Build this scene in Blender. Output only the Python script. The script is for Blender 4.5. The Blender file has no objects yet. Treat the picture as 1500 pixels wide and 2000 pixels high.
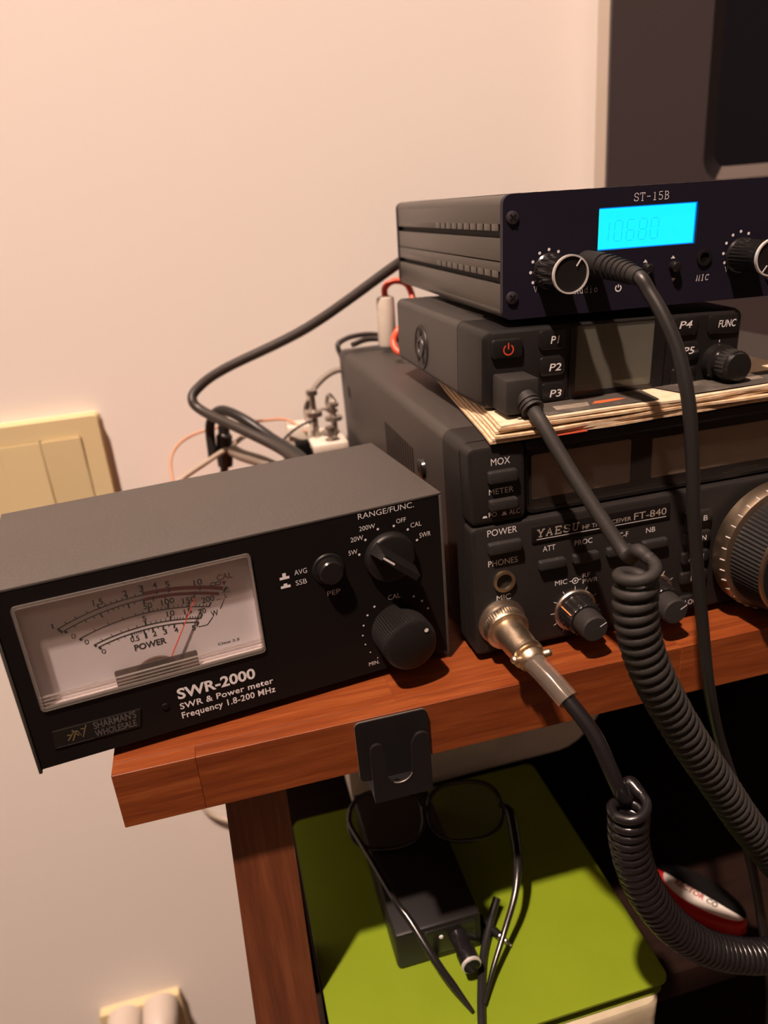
import bpy, bmesh, math, random
from mathutils import Vector, Matrix
random.seed(7)
SC = bpy.context.scene
COL = SC.collection

# ------------------------------------------------------------------ camera
def look_axes(yaw, pitch, roll):
    f = Vector((math.sin(yaw)*math.cos(pitch), math.cos(yaw)*math.cos(pitch), -math.sin(pitch)))
    r = Vector((math.cos(yaw), -math.sin(yaw), 0)); u = r.cross(f)
    return math.cos(roll)*r+math.sin(roll)*u, -math.sin(roll)*r+math.cos(roll)*u, f
cd = bpy.data.cameras.new('camera'); cam = bpy.data.objects.new('camera', cd); COL.objects.link(cam)
cd.sensor_fit = 'VERTICAL'; cd.sensor_height = 36.0; cd.lens = 1460.674*36.0/2000.0
cd.clip_start = 0.005; cd.clip_end = 20
_r, _u, _f = look_axes(0.2132, 0.3911, -0.0878)
cam.matrix_world = Matrix(((_r.x, _u.x, -_f.x, 0.05915), (_r.y, _u.y, -_f.y, -0.2374), (_r.z, _u.z, -_f.z, 0.1853), (0, 0, 0, 1)))
cd.dof.use_dof = True; cd.dof.focus_distance = 0.293; cd.dof.aperture_fstop = 9.0
SC.camera = cam
# ------------------------------------------------------------------ world, lamp strength, exposure
wd = bpy.data.worlds.new('world'); SC.world = wd; wd.use_nodes = True
wd.node_tree.nodes['Background'].inputs[0].default_value = (0.02, 0.014, 0.01, 1)
wd.node_tree.nodes['Background'].inputs[1].default_value = 0.3
LAMP_POS = (-0.60, -0.74, 2.48); LAMP_STRENGTH = 7900.0; LAMP_COLOR = (1.0, 0.74, 0.60)
SC.view_settings.view_transform = 'Standard'; SC.view_settings.look = 'None'
SC.view_settings.gamma = 1.0; SC.view_settings.use_curve_mapping = False
SC.view_settings.exposure = 0.0

# ------------------------------------------------------------------ materials
MATS = {}
def mat(name, col, rough=0.5, metal=0.0, noise=None, bump=None, spec=0.5, emit=None, alpha=None, coat=0.0):
    m = bpy.data.materials.new(name); m.use_nodes = True
    nt = m.node_tree; b = nt.nodes['Principled BSDF']
    b.inputs['Base Color'].default_value = (*col, 1); b.inputs['Roughness'].default_value = rough
    b.inputs['Metallic'].default_value = metal; b.inputs['Specular IOR Level'].default_value = spec
    b.inputs['Coat Weight'].default_value = coat
    if emit:
        b.inputs['Emission Color'].default_value = (*emit[0], 1); b.inputs['Emission Strength'].default_value = emit[1]
    tc = nt.nodes.new('ShaderNodeTexCoord')
    if noise:                      # (scale, colour2, low, high, detail)
        n = nt.nodes.new('ShaderNodeTexNoise'); n.inputs['Scale'].default_value = noise[0]; n.inputs['Detail'].default_value = noise[4] if len(noise) > 4 else 4
        nt.links.new(tc.outputs['Object'], n.inputs['Vector'])
        r = nt.nodes.new('ShaderNodeValToRGB'); r.color_ramp.elements[0].position = noise[2]; r.color_ramp.elements[1].position = noise[3]
        r.color_ramp.elements[0].color = (*col, 1); r.color_ramp.elements[1].color = (*noise[1], 1)
        nt.links.new(n.outputs['Fac'], r.inputs['Fac']); nt.links.new(r.outputs['Color'], b.inputs['Base Color'])
    if bump:                       # (scale, strength, distance)
        n = nt.nodes.new('ShaderNodeTexNoise'); n.inputs['Scale'].default_value = bump[0]; n.inputs['Detail'].default_value = 5
        nt.links.new(tc.outputs['Object'], n.inputs['Vector'])
        bp = nt.nodes.new('ShaderNodeBump'); bp.inputs['Strength'].default_value = bump[1]; bp.inputs['Distance'].default_value = bump[2]
        nt.links.new(n.outputs['Fac'], bp.inputs['Height']); nt.links.new(bp.outputs['Normal'], b.inputs['Normal'])
    MATS[name] = m
    return m
def thin_glass(name, tint, gloss=0.06, rough=0.02, haze=0.0, hazecol=(0.5, 0.5, 0.5)):
    m = bpy.data.materials.new(name); m.use_nodes = True; nt = m.node_tree; nt.nodes.clear()
    out = nt.nodes.new('ShaderNodeOutputMaterial'); tr = nt.nodes.new('ShaderNodeBsdfTransparent'); gl = nt.nodes.new('ShaderNodeBsdfGlossy')
    df = nt.nodes.new('ShaderNodeBsdfDiffuse'); df.inputs[0].default_value = (*hazecol, 1)
    tr.inputs[0].default_value = (*tint, 1); gl.inputs['Roughness'].default_value = rough
    fr = nt.nodes.new('ShaderNodeFresnel'); fr.inputs[0].default_value = 1.45
    mx0 = nt.nodes.new('ShaderNodeMixShader'); mx0.inputs[0].default_value = haze
    nt.links.new(tr.outputs[0], mx0.inputs[1]); nt.links.new(df.outputs[0], mx0.inputs[2])
    mx = nt.nodes.new('ShaderNodeMixShader')
    ge = nt.nodes.new('ShaderNodeNewGeometry'); iv = nt.nodes.new('ShaderNodeMath'); iv.operation = 'SUBTRACT'; iv.inputs[0].default_value = 1.0
    mm = nt.nodes.new('ShaderNodeMath'); mm.operation = 'MULTIPLY'
    nt.links.new(ge.outputs['Backfacing'], iv.inputs[1]); nt.links.new(fr.outputs[0], mm.inputs[0]); nt.links.new(iv.outputs[0], mm.inputs[1])
    nt.links.new(mm.outputs[0], mx.inputs[0]); nt.links.new(mx0.outputs[0], mx.inputs[1]); nt.links.new(gl.outputs[0], mx.inputs[2])
    nt.links.new(mx.outputs[0], out.inputs[0]); MATS[name] = m
    return m
def wood(name, c1, c2, c3, rough=0.4, axis='X', spec=0.5):
    m = bpy.data.materials.new(name); m.use_nodes = True; nt = m.node_tree; b = nt.nodes['Principled BSDF']
    tc = nt.nodes.new('ShaderNodeTexCoord'); oi = nt.nodes.new('ShaderNodeObjectInfo')
    add = nt.nodes.new('ShaderNodeVectorMath'); add.operation = 'ADD'
    mul = nt.nodes.new('ShaderNodeMath'); mul.operation = 'MULTIPLY'; mul.inputs[1].default_value = 7.0
    nt.links.new(oi.outputs['Random'], mul.inputs[0])
    nt.links.new(tc.outputs['Object'], add.inputs[0]); nt.links.new(mul.outputs[0], add.inputs[1])
    mp = nt.nodes.new('ShaderNodeMapping')
    mp.inputs['Scale'].default_value = (13, 210, 210) if axis == 'X' else (150, 150, 8)
    nt.links.new(add.outputs[0], mp.inputs[0])
    n1 = nt.nodes.new('ShaderNodeTexNoise'); n1.inputs['Scale'].default_value = 1.0; n1.inputs['Detail'].default_value = 6; n1.inputs['Roughness'].default_value = 0.6
    nt.links.new(mp.outputs[0], n1.inputs['Vector'])
    n2 = nt.nodes.new('ShaderNodeTexNoise'); n2.inputs['Scale'].default_value = 4.0; n2.inputs['Detail'].default_value = 3
    nt.links.new(mp.outputs[0], n2.inputs['Vector'])
    r = nt.nodes.new('ShaderNodeValToRGB'); e = r.color_ramp.elements
    e[0].position = 0.3; e[0].color = (*c1, 1); e[1].position = 0.72; e[1].color = (*c3, 1)
    x = e.new(0.52); x.color = (*c2, 1)
    mixf = nt.nodes.new('ShaderNodeMath'); mixf.operation = 'MULTIPLY_ADD'; mixf.inputs[1].default_value = 0.3
    s = nt.nodes.new('ShaderNodeMath'); s.operation = 'SUBTRACT'; s.inputs[1].default_value = 0.5
    nt.links.new(n2.outputs['Fac'], s.inputs[0]); nt.links.new(s.outputs[0], mixf.inputs[0]); nt.links.new(n1.outputs['Fac'], mixf.inputs[2])
    nt.links.new(mixf.outputs[0], r.inputs['Fac'])
    hv = nt.nodes.new('ShaderNodeHueSaturation'); mr = nt.nodes.new('ShaderNodeMapRange'); mr.inputs[3].default_value = 0.94; mr.inputs[4].default_value = 1.08
    nt.links.new(oi.outputs['Random'], mr.inputs[0]); nt.links.new(mr.outputs[0], hv.inputs['Value']); nt.links.new(r.outputs['Color'], hv.inputs['Color'])
    nt.links.new(hv.outputs[0], b.inputs['Base Color'])
    bp = nt.nodes.new('ShaderNodeBump'); bp.inputs['Strength'].default_value = 0.12; bp.inputs['Distance'].default_value = 0.0004
    nt.links.new(n1.outputs['Fac'], bp.inputs['Height']); nt.links.new(bp.outputs['Normal'], b.inputs['Normal'])
    b.inputs['Roughness'].default_value = rough; b.inputs['Specular IOR Level'].default_value = spec
    MATS[name] = m
    return m

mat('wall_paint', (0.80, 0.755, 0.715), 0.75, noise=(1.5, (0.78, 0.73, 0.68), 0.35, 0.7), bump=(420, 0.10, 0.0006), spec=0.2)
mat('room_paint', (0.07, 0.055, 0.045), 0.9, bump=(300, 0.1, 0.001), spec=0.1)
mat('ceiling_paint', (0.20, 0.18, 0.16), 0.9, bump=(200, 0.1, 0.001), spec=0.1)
wood('floor_wood', (0.03, 0.015, 0.008), (0.04, 0.02, 0.01), (0.05, 0.025, 0.012), 0.6)
wood('shelf_wood', (0.128, 0.025, 0.0048), (0.185, 0.042, 0.0085), (0.245, 0.066, 0.016), 0.42)
wood('leg_wood', (0.10, 0.028, 0.010), (0.15, 0.042, 0.016), (0.20, 0.062, 0.024), 0.45, 'Z')
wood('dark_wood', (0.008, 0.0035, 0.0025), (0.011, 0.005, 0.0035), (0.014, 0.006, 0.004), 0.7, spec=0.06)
mat('black_panel', (0.0055, 0.0042, 0.0042), 0.6, bump=(3000, 0.05, 0.0001), spec=0.15)
mat('meter_case', (0.053, 0.047, 0.043), 0.55, noise=(900, (0.064, 0.057, 0.052), 0.4, 0.65), bump=(2500, 0.25, 0.0002), spec=0.35)
mat('black_plastic', (0.009, 0.008, 0.008), 0.42, bump=(1800, 0.12, 0.0002), spec=0.3)
mat('black_plastic_gloss', (0.010, 0.009, 0.009), 0.22, spec=0.5)
mat('ft_front', (0.014, 0.012, 0.0115), 0.5, bump=(1800, 0.2, 0.0002), spec=0.25)
mat('ft_case', (0.036, 0.031, 0.028), 0.5, noise=(300, (0.06, 0.052, 0.045), 0.55, 0.8, 8), bump=(1500, 0.3, 0.0003), spec=0.4)
mat('button_black', (0.020, 0.018, 0.018), 0.45, noise=(500, (0.045, 0.04, 0.035), 0.6, 0.75), spec=0.4)
mat('rubber', (0.012, 0.011, 0.011), 0.6, bump=(900, 0.15, 0.0003), spec=0.35)
mat('rubber_matte', (0.020, 0.018, 0.017), 0.62, bump=(900, 0.3, 0.0003), spec=0.3)
mat('rubber_gloss', (0.008, 0.007, 0.008), 0.26, spec=0.5)
mat('cable_black', (0.013, 0.012, 0.012), 0.40, spec=0.45)
mat('radio_case', (0.030, 0.027, 0.025), 0.45, bump=(1600, 0.2, 0.0002), spec=0.4)
mat('anodised_black', (0.085, 0.078, 0.070), 0.38, metal=0.6, bump=(2500, 0.1, 0.0001))
mat('st_front', (0.009, 0.0075, 0.016), 0.5, bump=(3500, 0.1, 0.0001), spec=0.2)  # slight blue in the black stands in for glare from the display
mat('print_white', (0.70, 0.68, 0.70), 0.6, spec=0.2)
mat('print_grey', (0.66, 0.64, 0.66), 0.6, spec=0.2)
mat('print_dim', (0.07, 0.065, 0.06), 0.5)
mat('print_warm', (0.36, 0.31, 0.26), 0.5)
mat('print_gold', (0.18, 0.14, 0.07), 0.4, metal=0.3)
mat('scale_plate', (0.80, 0.76, 0.78), 0.6, noise=(40, (0.76, 0.72, 0.74), 0.4, 0.7))
mat('ink_black', (0.025, 0.020, 0.022), 0.7)
mat('ink_red', (0.26, 0.005, 0.007), 0.6)
mat('needle_red', (0.75, 0.06, 0.02), 0.5)
mat('movement_brown', (0.10, 0.06, 0.045), 0.4)
thin_glass('window_clear', (0.96, 0.95, 0.95), rough=0.04, haze=0.02, hazecol=(0.7, 0.66, 0.62))
thin_glass('window_ridge', (0.74, 0.70, 0.67), rough=0.12, haze=0.22, hazecol=(0.5, 0.46, 0.43))
thin_glass('window_smoke', (0.42, 0.36, 0.33), rough=0.12, haze=0.25, hazecol=(0.28, 0.24, 0.22))
thin_glass('display_smoke', (0.80, 0.76, 0.72), rough=0.06, haze=0.06, hazecol=(0.14, 0.12, 0.11))
thin_glass('sleeve_clear', (0.80, 0.70, 0.62), rough=0.08, haze=0.12, hazecol=(0.65, 0.55, 0.45))
thin_glass('lens_glass', (0.80, 0.82, 0.80), rough=0.02, haze=0.03)
mat('meter_face', (0.62, 0.56, 0.50), 0.5, noise=(120, (0.68, 0.62, 0.56), 0.4, 0.7))
mat('lcd_grey', (0.20, 0.18, 0.155), 0.28, noise=(25, (0.23, 0.205, 0.175), 0.3, 0.7), spec=0.5)
mat('lcd_cyan', (0.0, 0.02, 0.03), 0.4, emit=((0.008, 0.86, 1.0), 1.08))
mat('lcd_segment', (0.0, 0.02, 0.03), 0.4, emit=((0.004, 0.75, 0.94), 1.0))
mat('lcd_edge_glow', (0.0, 0.02, 0.06), 0.3, emit=((0.0, 0.25, 1.0), 0.9))  # emission imitates display light falling on the recess walls
mat('chrome', (0.80, 0.77, 0.74), 0.38, metal=0.55)
mat('steel', (0.45, 0.42, 0.38), 0.35, metal=1.0, noise=(200, (0.55, 0.5, 0.44), 0.3, 0.7))
mat('nickel_worn', (0.72, 0.60, 0.45), 0.36, metal=1.0, noise=(160, (0.45, 0.35, 0.24), 0.42, 0.7), bump=(700, 0.2, 0.0004))
mat('brass_ring', (0.62, 0.50, 0.34), 0.35, metal=1.0)
mat('bronze_ring', (0.42, 0.33, 0.24), 0.38, metal=1.0)
mat('screw_dark', (0.10, 0.09, 0.11), 0.35, metal=0.8)
mat('red_print', (0.62, 0.06, 0.02), 0.5)
mat('orange_line', (0.85, 0.28, 0.10), 0.5)
mat('hook_black', (0.008, 0.007, 0.0075), 0.5, noise=(1200, (0.016, 0.014, 0.014), 0.6, 0.75), spec=0.25)
mat('steel_edge', (0.5, 0.46, 0.42), 0.4, metal=0.9)
mat('newsprint', (0.62, 0.50, 0.36), 0.85, noise=(200, (0.52, 0.41, 0.28), 0.4, 0.7), spec=0.1)
mat('newsprint_edge', (0.50, 0.34, 0.20), 0.85, noise=(300, (0.62, 0.48, 0.33), 0.4, 0.65), spec=0.1)
mat('news_dark', (0.055, 0.048, 0.042), 0.8, noise=(90, (0.12, 0.105, 0.09), 0.5, 0.75), spec=0.1)
mat('news_mid', (0.24, 0.20, 0.16), 0.8, noise=(150, (0.12, 0.10, 0.08), 0.4, 0.7), spec=0.1)
mat('news_orange', (0.42, 0.10, 0.035), 0.8, spec=0.1)
mat('news_red', (0.30, 0.05, 0.025), 0.8, spec=0.1)
mat('tv_frame', (0.050, 0.040, 0.042), 0.38, bump=(900, 0.1, 0.0002), spec=0.4)
mat('tv_inner_shaded', (0.012, 0.010, 0.012), 0.3)  # upper and side bevel, its shade put into the dark colour
mat('tv_lip_lit', (0.12, 0.10, 0.09), 0.4)  # bottom of the same bevel, coloured paler as if lit from above
mat('tv_screen', (0.006, 0.006, 0.010), 0.08, spec=0.5)
mat('tv_shell', (0.46, 0.40, 0.34), 0.5)
mat('switch_cream', (0.66, 0.55, 0.32), 0.35, spec=0.4)
mat('plug_white', (0.52, 0.46, 0.40), 0.4)
mat('folder_green', (0.145, 0.205, 0.006), 0.45, noise=(30, (0.16, 0.225, 0.008), 0.3, 0.7), spec=0.4)
mat('cream_card', (0.46, 0.40, 0.29), 0.75, noise=(60, (0.38, 0.33, 0.23), 0.4, 0.7), bump=(60, 0.4, 0.002), spec=0.1)
mat('bag_white', (0.85, 0.82, 0.78), 0.6, noise=(30, (0.72, 0.68, 0.63), 0.45, 0.75), bump=(35, 0.8, 0.006), spec=0.3)
mat('box_dark', (0.004, 0.0035, 0.0035), 0.75, spec=0.08)
mat('red_plastic', (0.42, 0.015, 0.015), 0.3)
mat('white_plastic', (0.66, 0.62, 0.57), 0.4)
mat('white_tube', (0.66, 0.60, 0.52), 0.45, noise=(90, (0.5, 0.44, 0.37), 0.5, 0.8))
mat('red_wire', (0.75, 0.09, 0.04), 0.4)
mat('orange_wire', (0.50, 0.24, 0.13), 0.5)
mat('beige_cable', (0.42, 0.34, 0.27), 0.5)
mat('grey_cable', (0.20, 0.165, 0.135), 0.5)
mat('brown_cable', (0.026, 0.020, 0.017), 0.45)
mat('white_cable', (0.55, 0.47, 0.38), 0.5)
mat('globe_glass', (0.9, 0.85, 0.8), 0.4, emit=(LAMP_COLOR, LAMP_STRENGTH))

# ------------------------------------------------------------------ mesh helpers (mm in local frames; M = metres for free cables)
def new_bm(): return bmesh.new()
def box(bm, x0, x1, y0, y1, z0, z1, bev=0, seg=2):
    r = bmesh.ops.create_cube(bm, size=1.0); vs = r['verts']
    for v in vs:
        v.co = Vector(((x0+x1)/2+v.co.x*(x1-x0), (y0+y1)/2+v.co.y*(y1-y0), (z0+z1)/2+v.co.z*(z1-z0)))
    if bev:
        es = list({e for v in vs for e in v.link_edges})
        bmesh.ops.bevel(bm, geom=es, offset=bev, segments=seg, affect='EDGES', profile=0.5)
def rr_outline(x0, x1, z0, z1, r, n=5):
    p = []
    for cx, cz, a0 in ((x1-r, z1-r, 0), (x0+r, z1-r, 90), (x0+r, z0+r, 180), (x1-r, z0+r, 270)):
        for i in range(n+1):
            a = math.radians(a0+90*i/n); p.append((cx+r*math.cos(a), cz+r*math.sin(a)))
    return p
def loft(bm, rings, cap0=True, cap1=True):
    vr = [[bm.verts.new(c) for c in ring] for ring in rings]
    n = len(vr[0])
    for a, b in zip(vr, vr[1:]):
        for i in range(n):
            bm.faces.new((a[i], a[(i+1) % n], b[(i+1) % n], b[i]))
    if cap0: bm.faces.new(vr[0][::-1])
    if cap1: bm.faces.new(vr[-1])
def rbox(bm, x0, x1, z0, z1, r, y0, y1, bev=0.0, n=5):
    """rounded rectangle in XZ, from front y0 back to y1, front edge chamfered by bev"""
    o = rr_outline(x0, x1, z0, z1, r, n)
    rings = []
    if bev:
        i = rr_outline(x0+bev, x1-bev, z0+bev, z1-bev, max(r-bev, 0.05), n)
        h = rr_outline(x0+bev*.3, x1-bev*.3, z0+bev*.3, z1-bev*.3, max(r-bev*.3, 0.05), n)
        rings += [[(x, y0, z) for x, z in i], [(x, y0+bev*.3, z) for x, z in h], [(x, y0+bev, z) for x, z in o]]
    else: rings += [[(x, y0, z) for x, z in o]]
    rings += [[(x, y1, z) for x, z in o]]
    loft(bm, rings)
def plate(bm, pts, y0, y1):
    loft(bm, [[(x, y0, z) for x, z in pts], [(x, y1, z) for x, z in pts]])
def frame(bm, o, i, y0, y1):
    """ring between rounded outlines o and i (lists of xz), extruded y0..y1"""
    n = len(o); R = [[bm.verts.new((x, y, z)) for x, z in ps] for ps, y in ((o, y0), (i, y0), (i, y1), (o, y1))]
    for a in range(4):
        A, B = R[a], R[(a+1) % 4]
        for k in range(n): bm.faces.new((A[k], A[(k+1) % n], B[(k+1) % n], B[k]))
def lathe(bm, prof, c, ax=(0, -1, 0), seg=32, ridges=None, up=None):
    """profile list of (radius, height along ax)"""
    ax = Vector(ax).normalized(); t = Vector((0, 0, 1)) if abs(ax.z) < .9 else Vector((1, 0, 0))
    e1 = ax.cross(t).normalized(); e2 = ax.cross(e1)
    c = Vector(c); rings = []
    for k, (r, h) in enumerate(prof):
        ring = []
        for i in range(seg):
            a = 2*math.pi*i/seg; rr = r
            if ridges and ridges[0] <= k <= ridges[1] and i % 2: rr = r-ridges[2]
            ring.append(c+ax*h+(e1*math.cos(a)+e2*math.sin(a))*rr)
        rings.append(ring)
    loft(bm, rings)
def smooth_path(pts, n=10):
    P = [Vector(p) for p in pts]; P = [2*P[0]-P[1]]+P+[2*P[-1]-P[-2]]; out = []
    for i in range(1, len(P)-2):
        a, b, c, d = P[i-1:i+3]
        for k in range(n):
            t = k/n
            out.append(0.5*((2*b)+(c-a)*t+(2*a-5*b+4*c-d)*t*t+(3*b-a-3*c+d)*t**3))
    out.append(P[-2]); return out
def frames_along(P):
    T = [(P[min(i+1, len(P)-1)]-P[max(i-1, 0)]).normalized() for i in range(len(P))]
    n = T[0].orthogonal().normalized(); N = []
    for t in T:
        n = (n-t*n.dot(t)).normalized(); N.append(n)
    return T, N
def tube(bm, pts, r, seg=10, n=10, smooth=True):
    P = smooth_path(pts, n) if smooth else [Vector(p) for p in pts]
    T, N = frames_along(P); rings = []
    for i, p in enumerate(P):
        b = T[i].cross(N[i]); u = i/(len(P)-1)
        if isinstance(r, (list, tuple)):
            f = u*(len(r)-1); k = min(int(f), len(r)-2); rr = r[k]+(r[k+1]-r[k])*(f-k)
        else: rr = r
        rings.append([p+(N[i]*math.cos(2*math.pi*j/seg)+b*math.sin(2*math.pi*j/seg))*rr for j in range(seg)])
    loft(bm, rings)
def coil_pts(axis, R, pitch, per=22, lead=None, phase=0.0, r_end=None):
    P = smooth_path(axis, 24); L = [0.0]
    for a, b in zip(P, P[1:]): L.append(L[-1]+(b-a).length)
    T, N = frames_along(P); out = []; n0 = Vector((1, 0, 0))
    for q_, t_ in enumerate(T): n0 = (n0-t_*n0.dot(t_)).normalized(); N[q_] = n0
    turns = L[-1]/pitch; m = int(turns*per); k = 0
    for i in range(m+1):
        s = L[-1]*i/m
        while k < len(L)-2 and L[k+1] < s: k += 1
        f = (s-L[k])/max(L[k+1]-L[k], 1e-9); f = min(max(f, 0), 1)
        p = P[k].lerp(P[k+1], f); t = T[k].lerp(T[k+1], f).normalized(); n_ = N[k].lerp(N[k+1], f); n_ = (n_-t*n_.dot(t)).normalized(); b = t.cross(n_)
        a = phase+2*math.pi*i/per
        out.append(p+(n_*math.cos(a)+b*math.sin(a))*R*(1+.10*math.exp(-i/per))-t*pitch*.9*math.exp(-i/(per*.7)))
    return out
def obj(name, bm, material, parent=None, scale=0.001, smooth=35, label=None):
    bmesh.ops.recalc_face_normals(bm, faces=bm.faces)
    me = bpy.data.meshes.new(name); bm.to_mesh(me); bm.free()
    if scale != 1.0: me.transform(Matrix.Scale(scale, 4))
    if smooth:
        for p in me.polygons: p.use_smooth = True
        me.set_sharp_from_angle(angle=math.radians(smooth))
    me.materials.append(MATS[material] if isinstance(material, str) else material)
    o = bpy.data.objects.new(name, me); COL.objects.link(o)
    if parent: o.parent = parent
    if label: o['label'] = label
    return o
def tag(o, label, cat, group=None):
    o['label'] = label; o['category'] = cat
    if group: o['group'] = group
    return o
def struct(o): o['kind'] = 'structure'; return o
def thing(name, label, cat, loc=(0, 0, 0), yaw=0, roll=0, tilt=0, group=None):
    o = bpy.data.objects.new(name, None); COL.objects.link(o); o.empty_display_size = 0.01
    M = Matrix.Rotation(yaw, 4, 'Z') @ Matrix.Rotation(roll, 4, 'Y') @ Matrix.Rotation(-tilt, 4, 'X')
    o.matrix_world = Matrix.Translation(loc) @ M
    return tag(o, label, cat, group)
def B1(name, material, parent, fn, *a, **k):
    bm = new_bm(); fn(bm, *a, **k); return obj(name, bm, material, parent)

# ---- lettering
def raw_text(s, bold=0.0, shear=0.0, space=1.0):
    c = bpy.data.curves.new('t', 'FONT'); c.body = s; c.size = 1.0; c.offset = bold; c.shear = shear; c.space_character = space; c.resolution_u = 3
    o = bpy.data.objects.new('t', c); COL.objects.link(o)
    bpy.context.view_layer.update()
    dg = bpy.context.evaluated_depsgraph_get(); ev = o.evaluated_get(dg); me = bpy.data.meshes.new_from_object(ev)
    bpy.data.objects.remove(o); bpy.data.curves.remove(c)
    return me
_h = raw_text('H'); CAP = max(v.co.y for v in _h.vertices); bpy.data.meshes.remove(_h)
def text(s, x, z, w, h, material, parent, y=-0.06, bold=0.0, shear=0.0, rot=0.0, space=1.0, name='lettering', back=False):
    """text with baseline start (x,z), width w, cap height h (mm), facing -Y"""
    me = raw_text(s, bold, shear, space)
    xs = [v.co.x for v in me.vertices]; x0, x1 = min(xs), max(xs)
    ca, sa = math.cos(rot), math.sin(rot)
    for v in me.vertices:
        a = (v.co.x-x0)/(x1-x0)*w; b = v.co.y/CAP*h
        v.co = Vector(((x+a*ca-b*sa)*.001, y*.001, (z+a*sa+b*ca)*.001))
    me.name = name; me.materials.append(MATS[material])
    o = bpy.data.objects.new(name, me); COL.objects.link(o); o.parent = parent
    return o
def ctext(s, cx, z, w, h, *a, **k): return text(s, cx-w/2, z, w, h, *a, **k)
def ribbon(bm, pts, w, y=-0.06):
    """flat stroke in the XZ plane facing -Y"""
    P = [Vector((p[0], p[1])) for p in pts]; L = []; R = []
    for i, p in enumerate(P):
        d = (P[min(i+1, len(P)-1)]-P[max(i-1, 0)]).normalized(); n = Vector((-d.y, d.x))*w/2
        L.append(bm.verts.new((p.x+n.x, y, p.y+n.y))); R.append(bm.verts.new((p.x-n.x, y, p.y-n.y)))
    for i in range(len(P)-1): bm.faces.new((L[i], R[i], R[i+1], L[i+1]))
def poly(bm, pts, y=-0.06):
    bm.faces.new([bm.verts.new((x, y, z)) for x, z in pts])
def disc(bm, x, z, r, y=-0.06, n=14):
    poly(bm, [(x+r*math.cos(2*math.pi*i/n), z+r*math.sin(2*math.pi*i/n)) for i in range(n)], y)
def arc(cx, cz, R, a0, a1, n=24):
    return [(cx+R*math.sin(a0+(a1-a0)*i/n), cz+R*math.cos(a0+(a1-a0)*i/n)) for i in range(n+1)]
def flat(name, material, parent, fn):
    bm = new_bm(); fn(bm); me = bpy.data.meshes.new(name)
    bm.normal_update()
    for f in bm.faces:
        if f.normal.y > 0: f.normal_flip()
    bm.to_mesh(me); bm.free(); me.transform(Matrix.Scale(.001, 4)); me.materials.append(MATS[material])
    o = bpy.data.objects.new(name, me); COL.objects.link(o); o.parent = parent
    return o
# small serif stroke alphabet (unit box 0.62 x 1), strokes as polylines
def _arc(cx, cz, rx, rz, a0, a1, n=10):
    return [(cx+rx*math.cos(math.radians(a0+(a1-a0)*i/n)), cz+rz*math.sin(math.radians(a0+(a1-a0)*i/n))) for i in range(n+1)]
GL = {
 'S': [_arc(.31, .75, .24, .25, 20, 270)+_arc(.31, .25, .26, .25, 90, -160), [(.55, .72), (.55, .97)], [(.06, .28), (.06, .03)]],
 'T': [[(.31, 0), (.31, 1)], [(.02, 1), (.60, 1)], [(.02, 1), (.02, .78)], [(.60, 1), (.60, .78)], [(.18, 0), (.44, 0)]],
 '-': [[(.08, .5), (.54, .5)]],
 '1': [[(.33, 0), (.33, 1), (.16, .88)], [(.16, 0), (.5, 0)]],
 '5': [[(.54, 1), (.13, 1), (.11, .56)]+_arc(.29, .31, .26, .31, 125, -150)],
 'B': [[(.14, 0), (.14, 1)], [(.03, 1), (.30, 1)]+_arc(.30, .77, .22, .23, 90, -90)+[(.14, .54)], [(.30, .54)]+_arc(.30, .27, .27, .27, 90, -90)+[(.03, 0)]],
 'V': [[(.05, 1), (.31, 0), (.57, 1)], [(-.02, 1), (.17, 1)], [(.45, 1), (.64, 1)]],
 'M': [[(.08, 0), (.10, 1), (.31, .15), (.52, 1), (.54, 0)], [(0, 0), (.18, 0)], [(.44, 0), (.62, 0)], [(0, 1), (.1, 1)], [(.52, 1), (.62, 1)]],
 'I': [[(.31, 0), (.31, 1)], [(.17, 0), (.45, 0)], [(.17, 1), (.45, 1)]],
 'C': [_arc(.34, .5, .28, .5, 40, 320), [(.56, .82), (.56, 1)]],
 'A': [[(.06, 0), (.31, 1), (.56, 0)], [(.16, .36), (.46, .36)], [(-.02, 0), (.17, 0)], [(.42, 0), (.64, 0)]],
 'u': [[(.03, .66), (.13, .66), (.13, .18)]+_arc(.29, .18, .16, .18, 180, 320), [(.36, .66), (.47, .66), (.47, 0), (.58, 0)]],
 'd': [_arc(.28, .32, .20, .33, 0, 360, 16), [(.36, 1), (.48, 1), (.48, 0), (.58, 0)]],
 'i': [[(.2, .66), (.31, .66), (.31, 0)], [(.16, 0), (.46, 0)], [(.29, .88), (.29, .97)]],
 'o': [_arc(.31, .33, .22, .33, 0, 360, 16)],
 'Y': [[(.31, 0), (.31, .45), (.06, 1)], [(.31, .45), (.56, 1)], [(-.06, 1), (.2, 1)], [(.42, 1), (.68, 1)], [(.15, 0), (.47, 0)]],
 'E': [[(.12, 0), (.12, 1)], [(0, 1), (.58, 1), (.58, .78)], [(.12, .5), (.42, .5)], [(.42, .62), (.42, .38)], [(0, 0), (.60, 0), (.60, .24)]],
 'U': [[(.12, 1), (.12, .28)]+_arc(.31, .28, .19, .28, 180, 360)+[(.50, 1)], [(-.02, 1), (.26, 1)], [(.38, 1), (.64, 1)]],
}
def serif(s, x, z, w, h, material, parent, y=-0.06, sw=0.09, slant=0.0, gap=0.16):
    def fn(bm):
        tot = len(s)*.62+(len(s)-1)*gap; kx = w/tot; px = 0
        for ch in s:
            for st in GL[ch]: ribbon(bm, [(x+(px+a+slant*b)*kx, z+b*h) for a, b in st], sw*h, y)
            px += .62+gap
    return flat('lettering', material, parent, fn)

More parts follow.
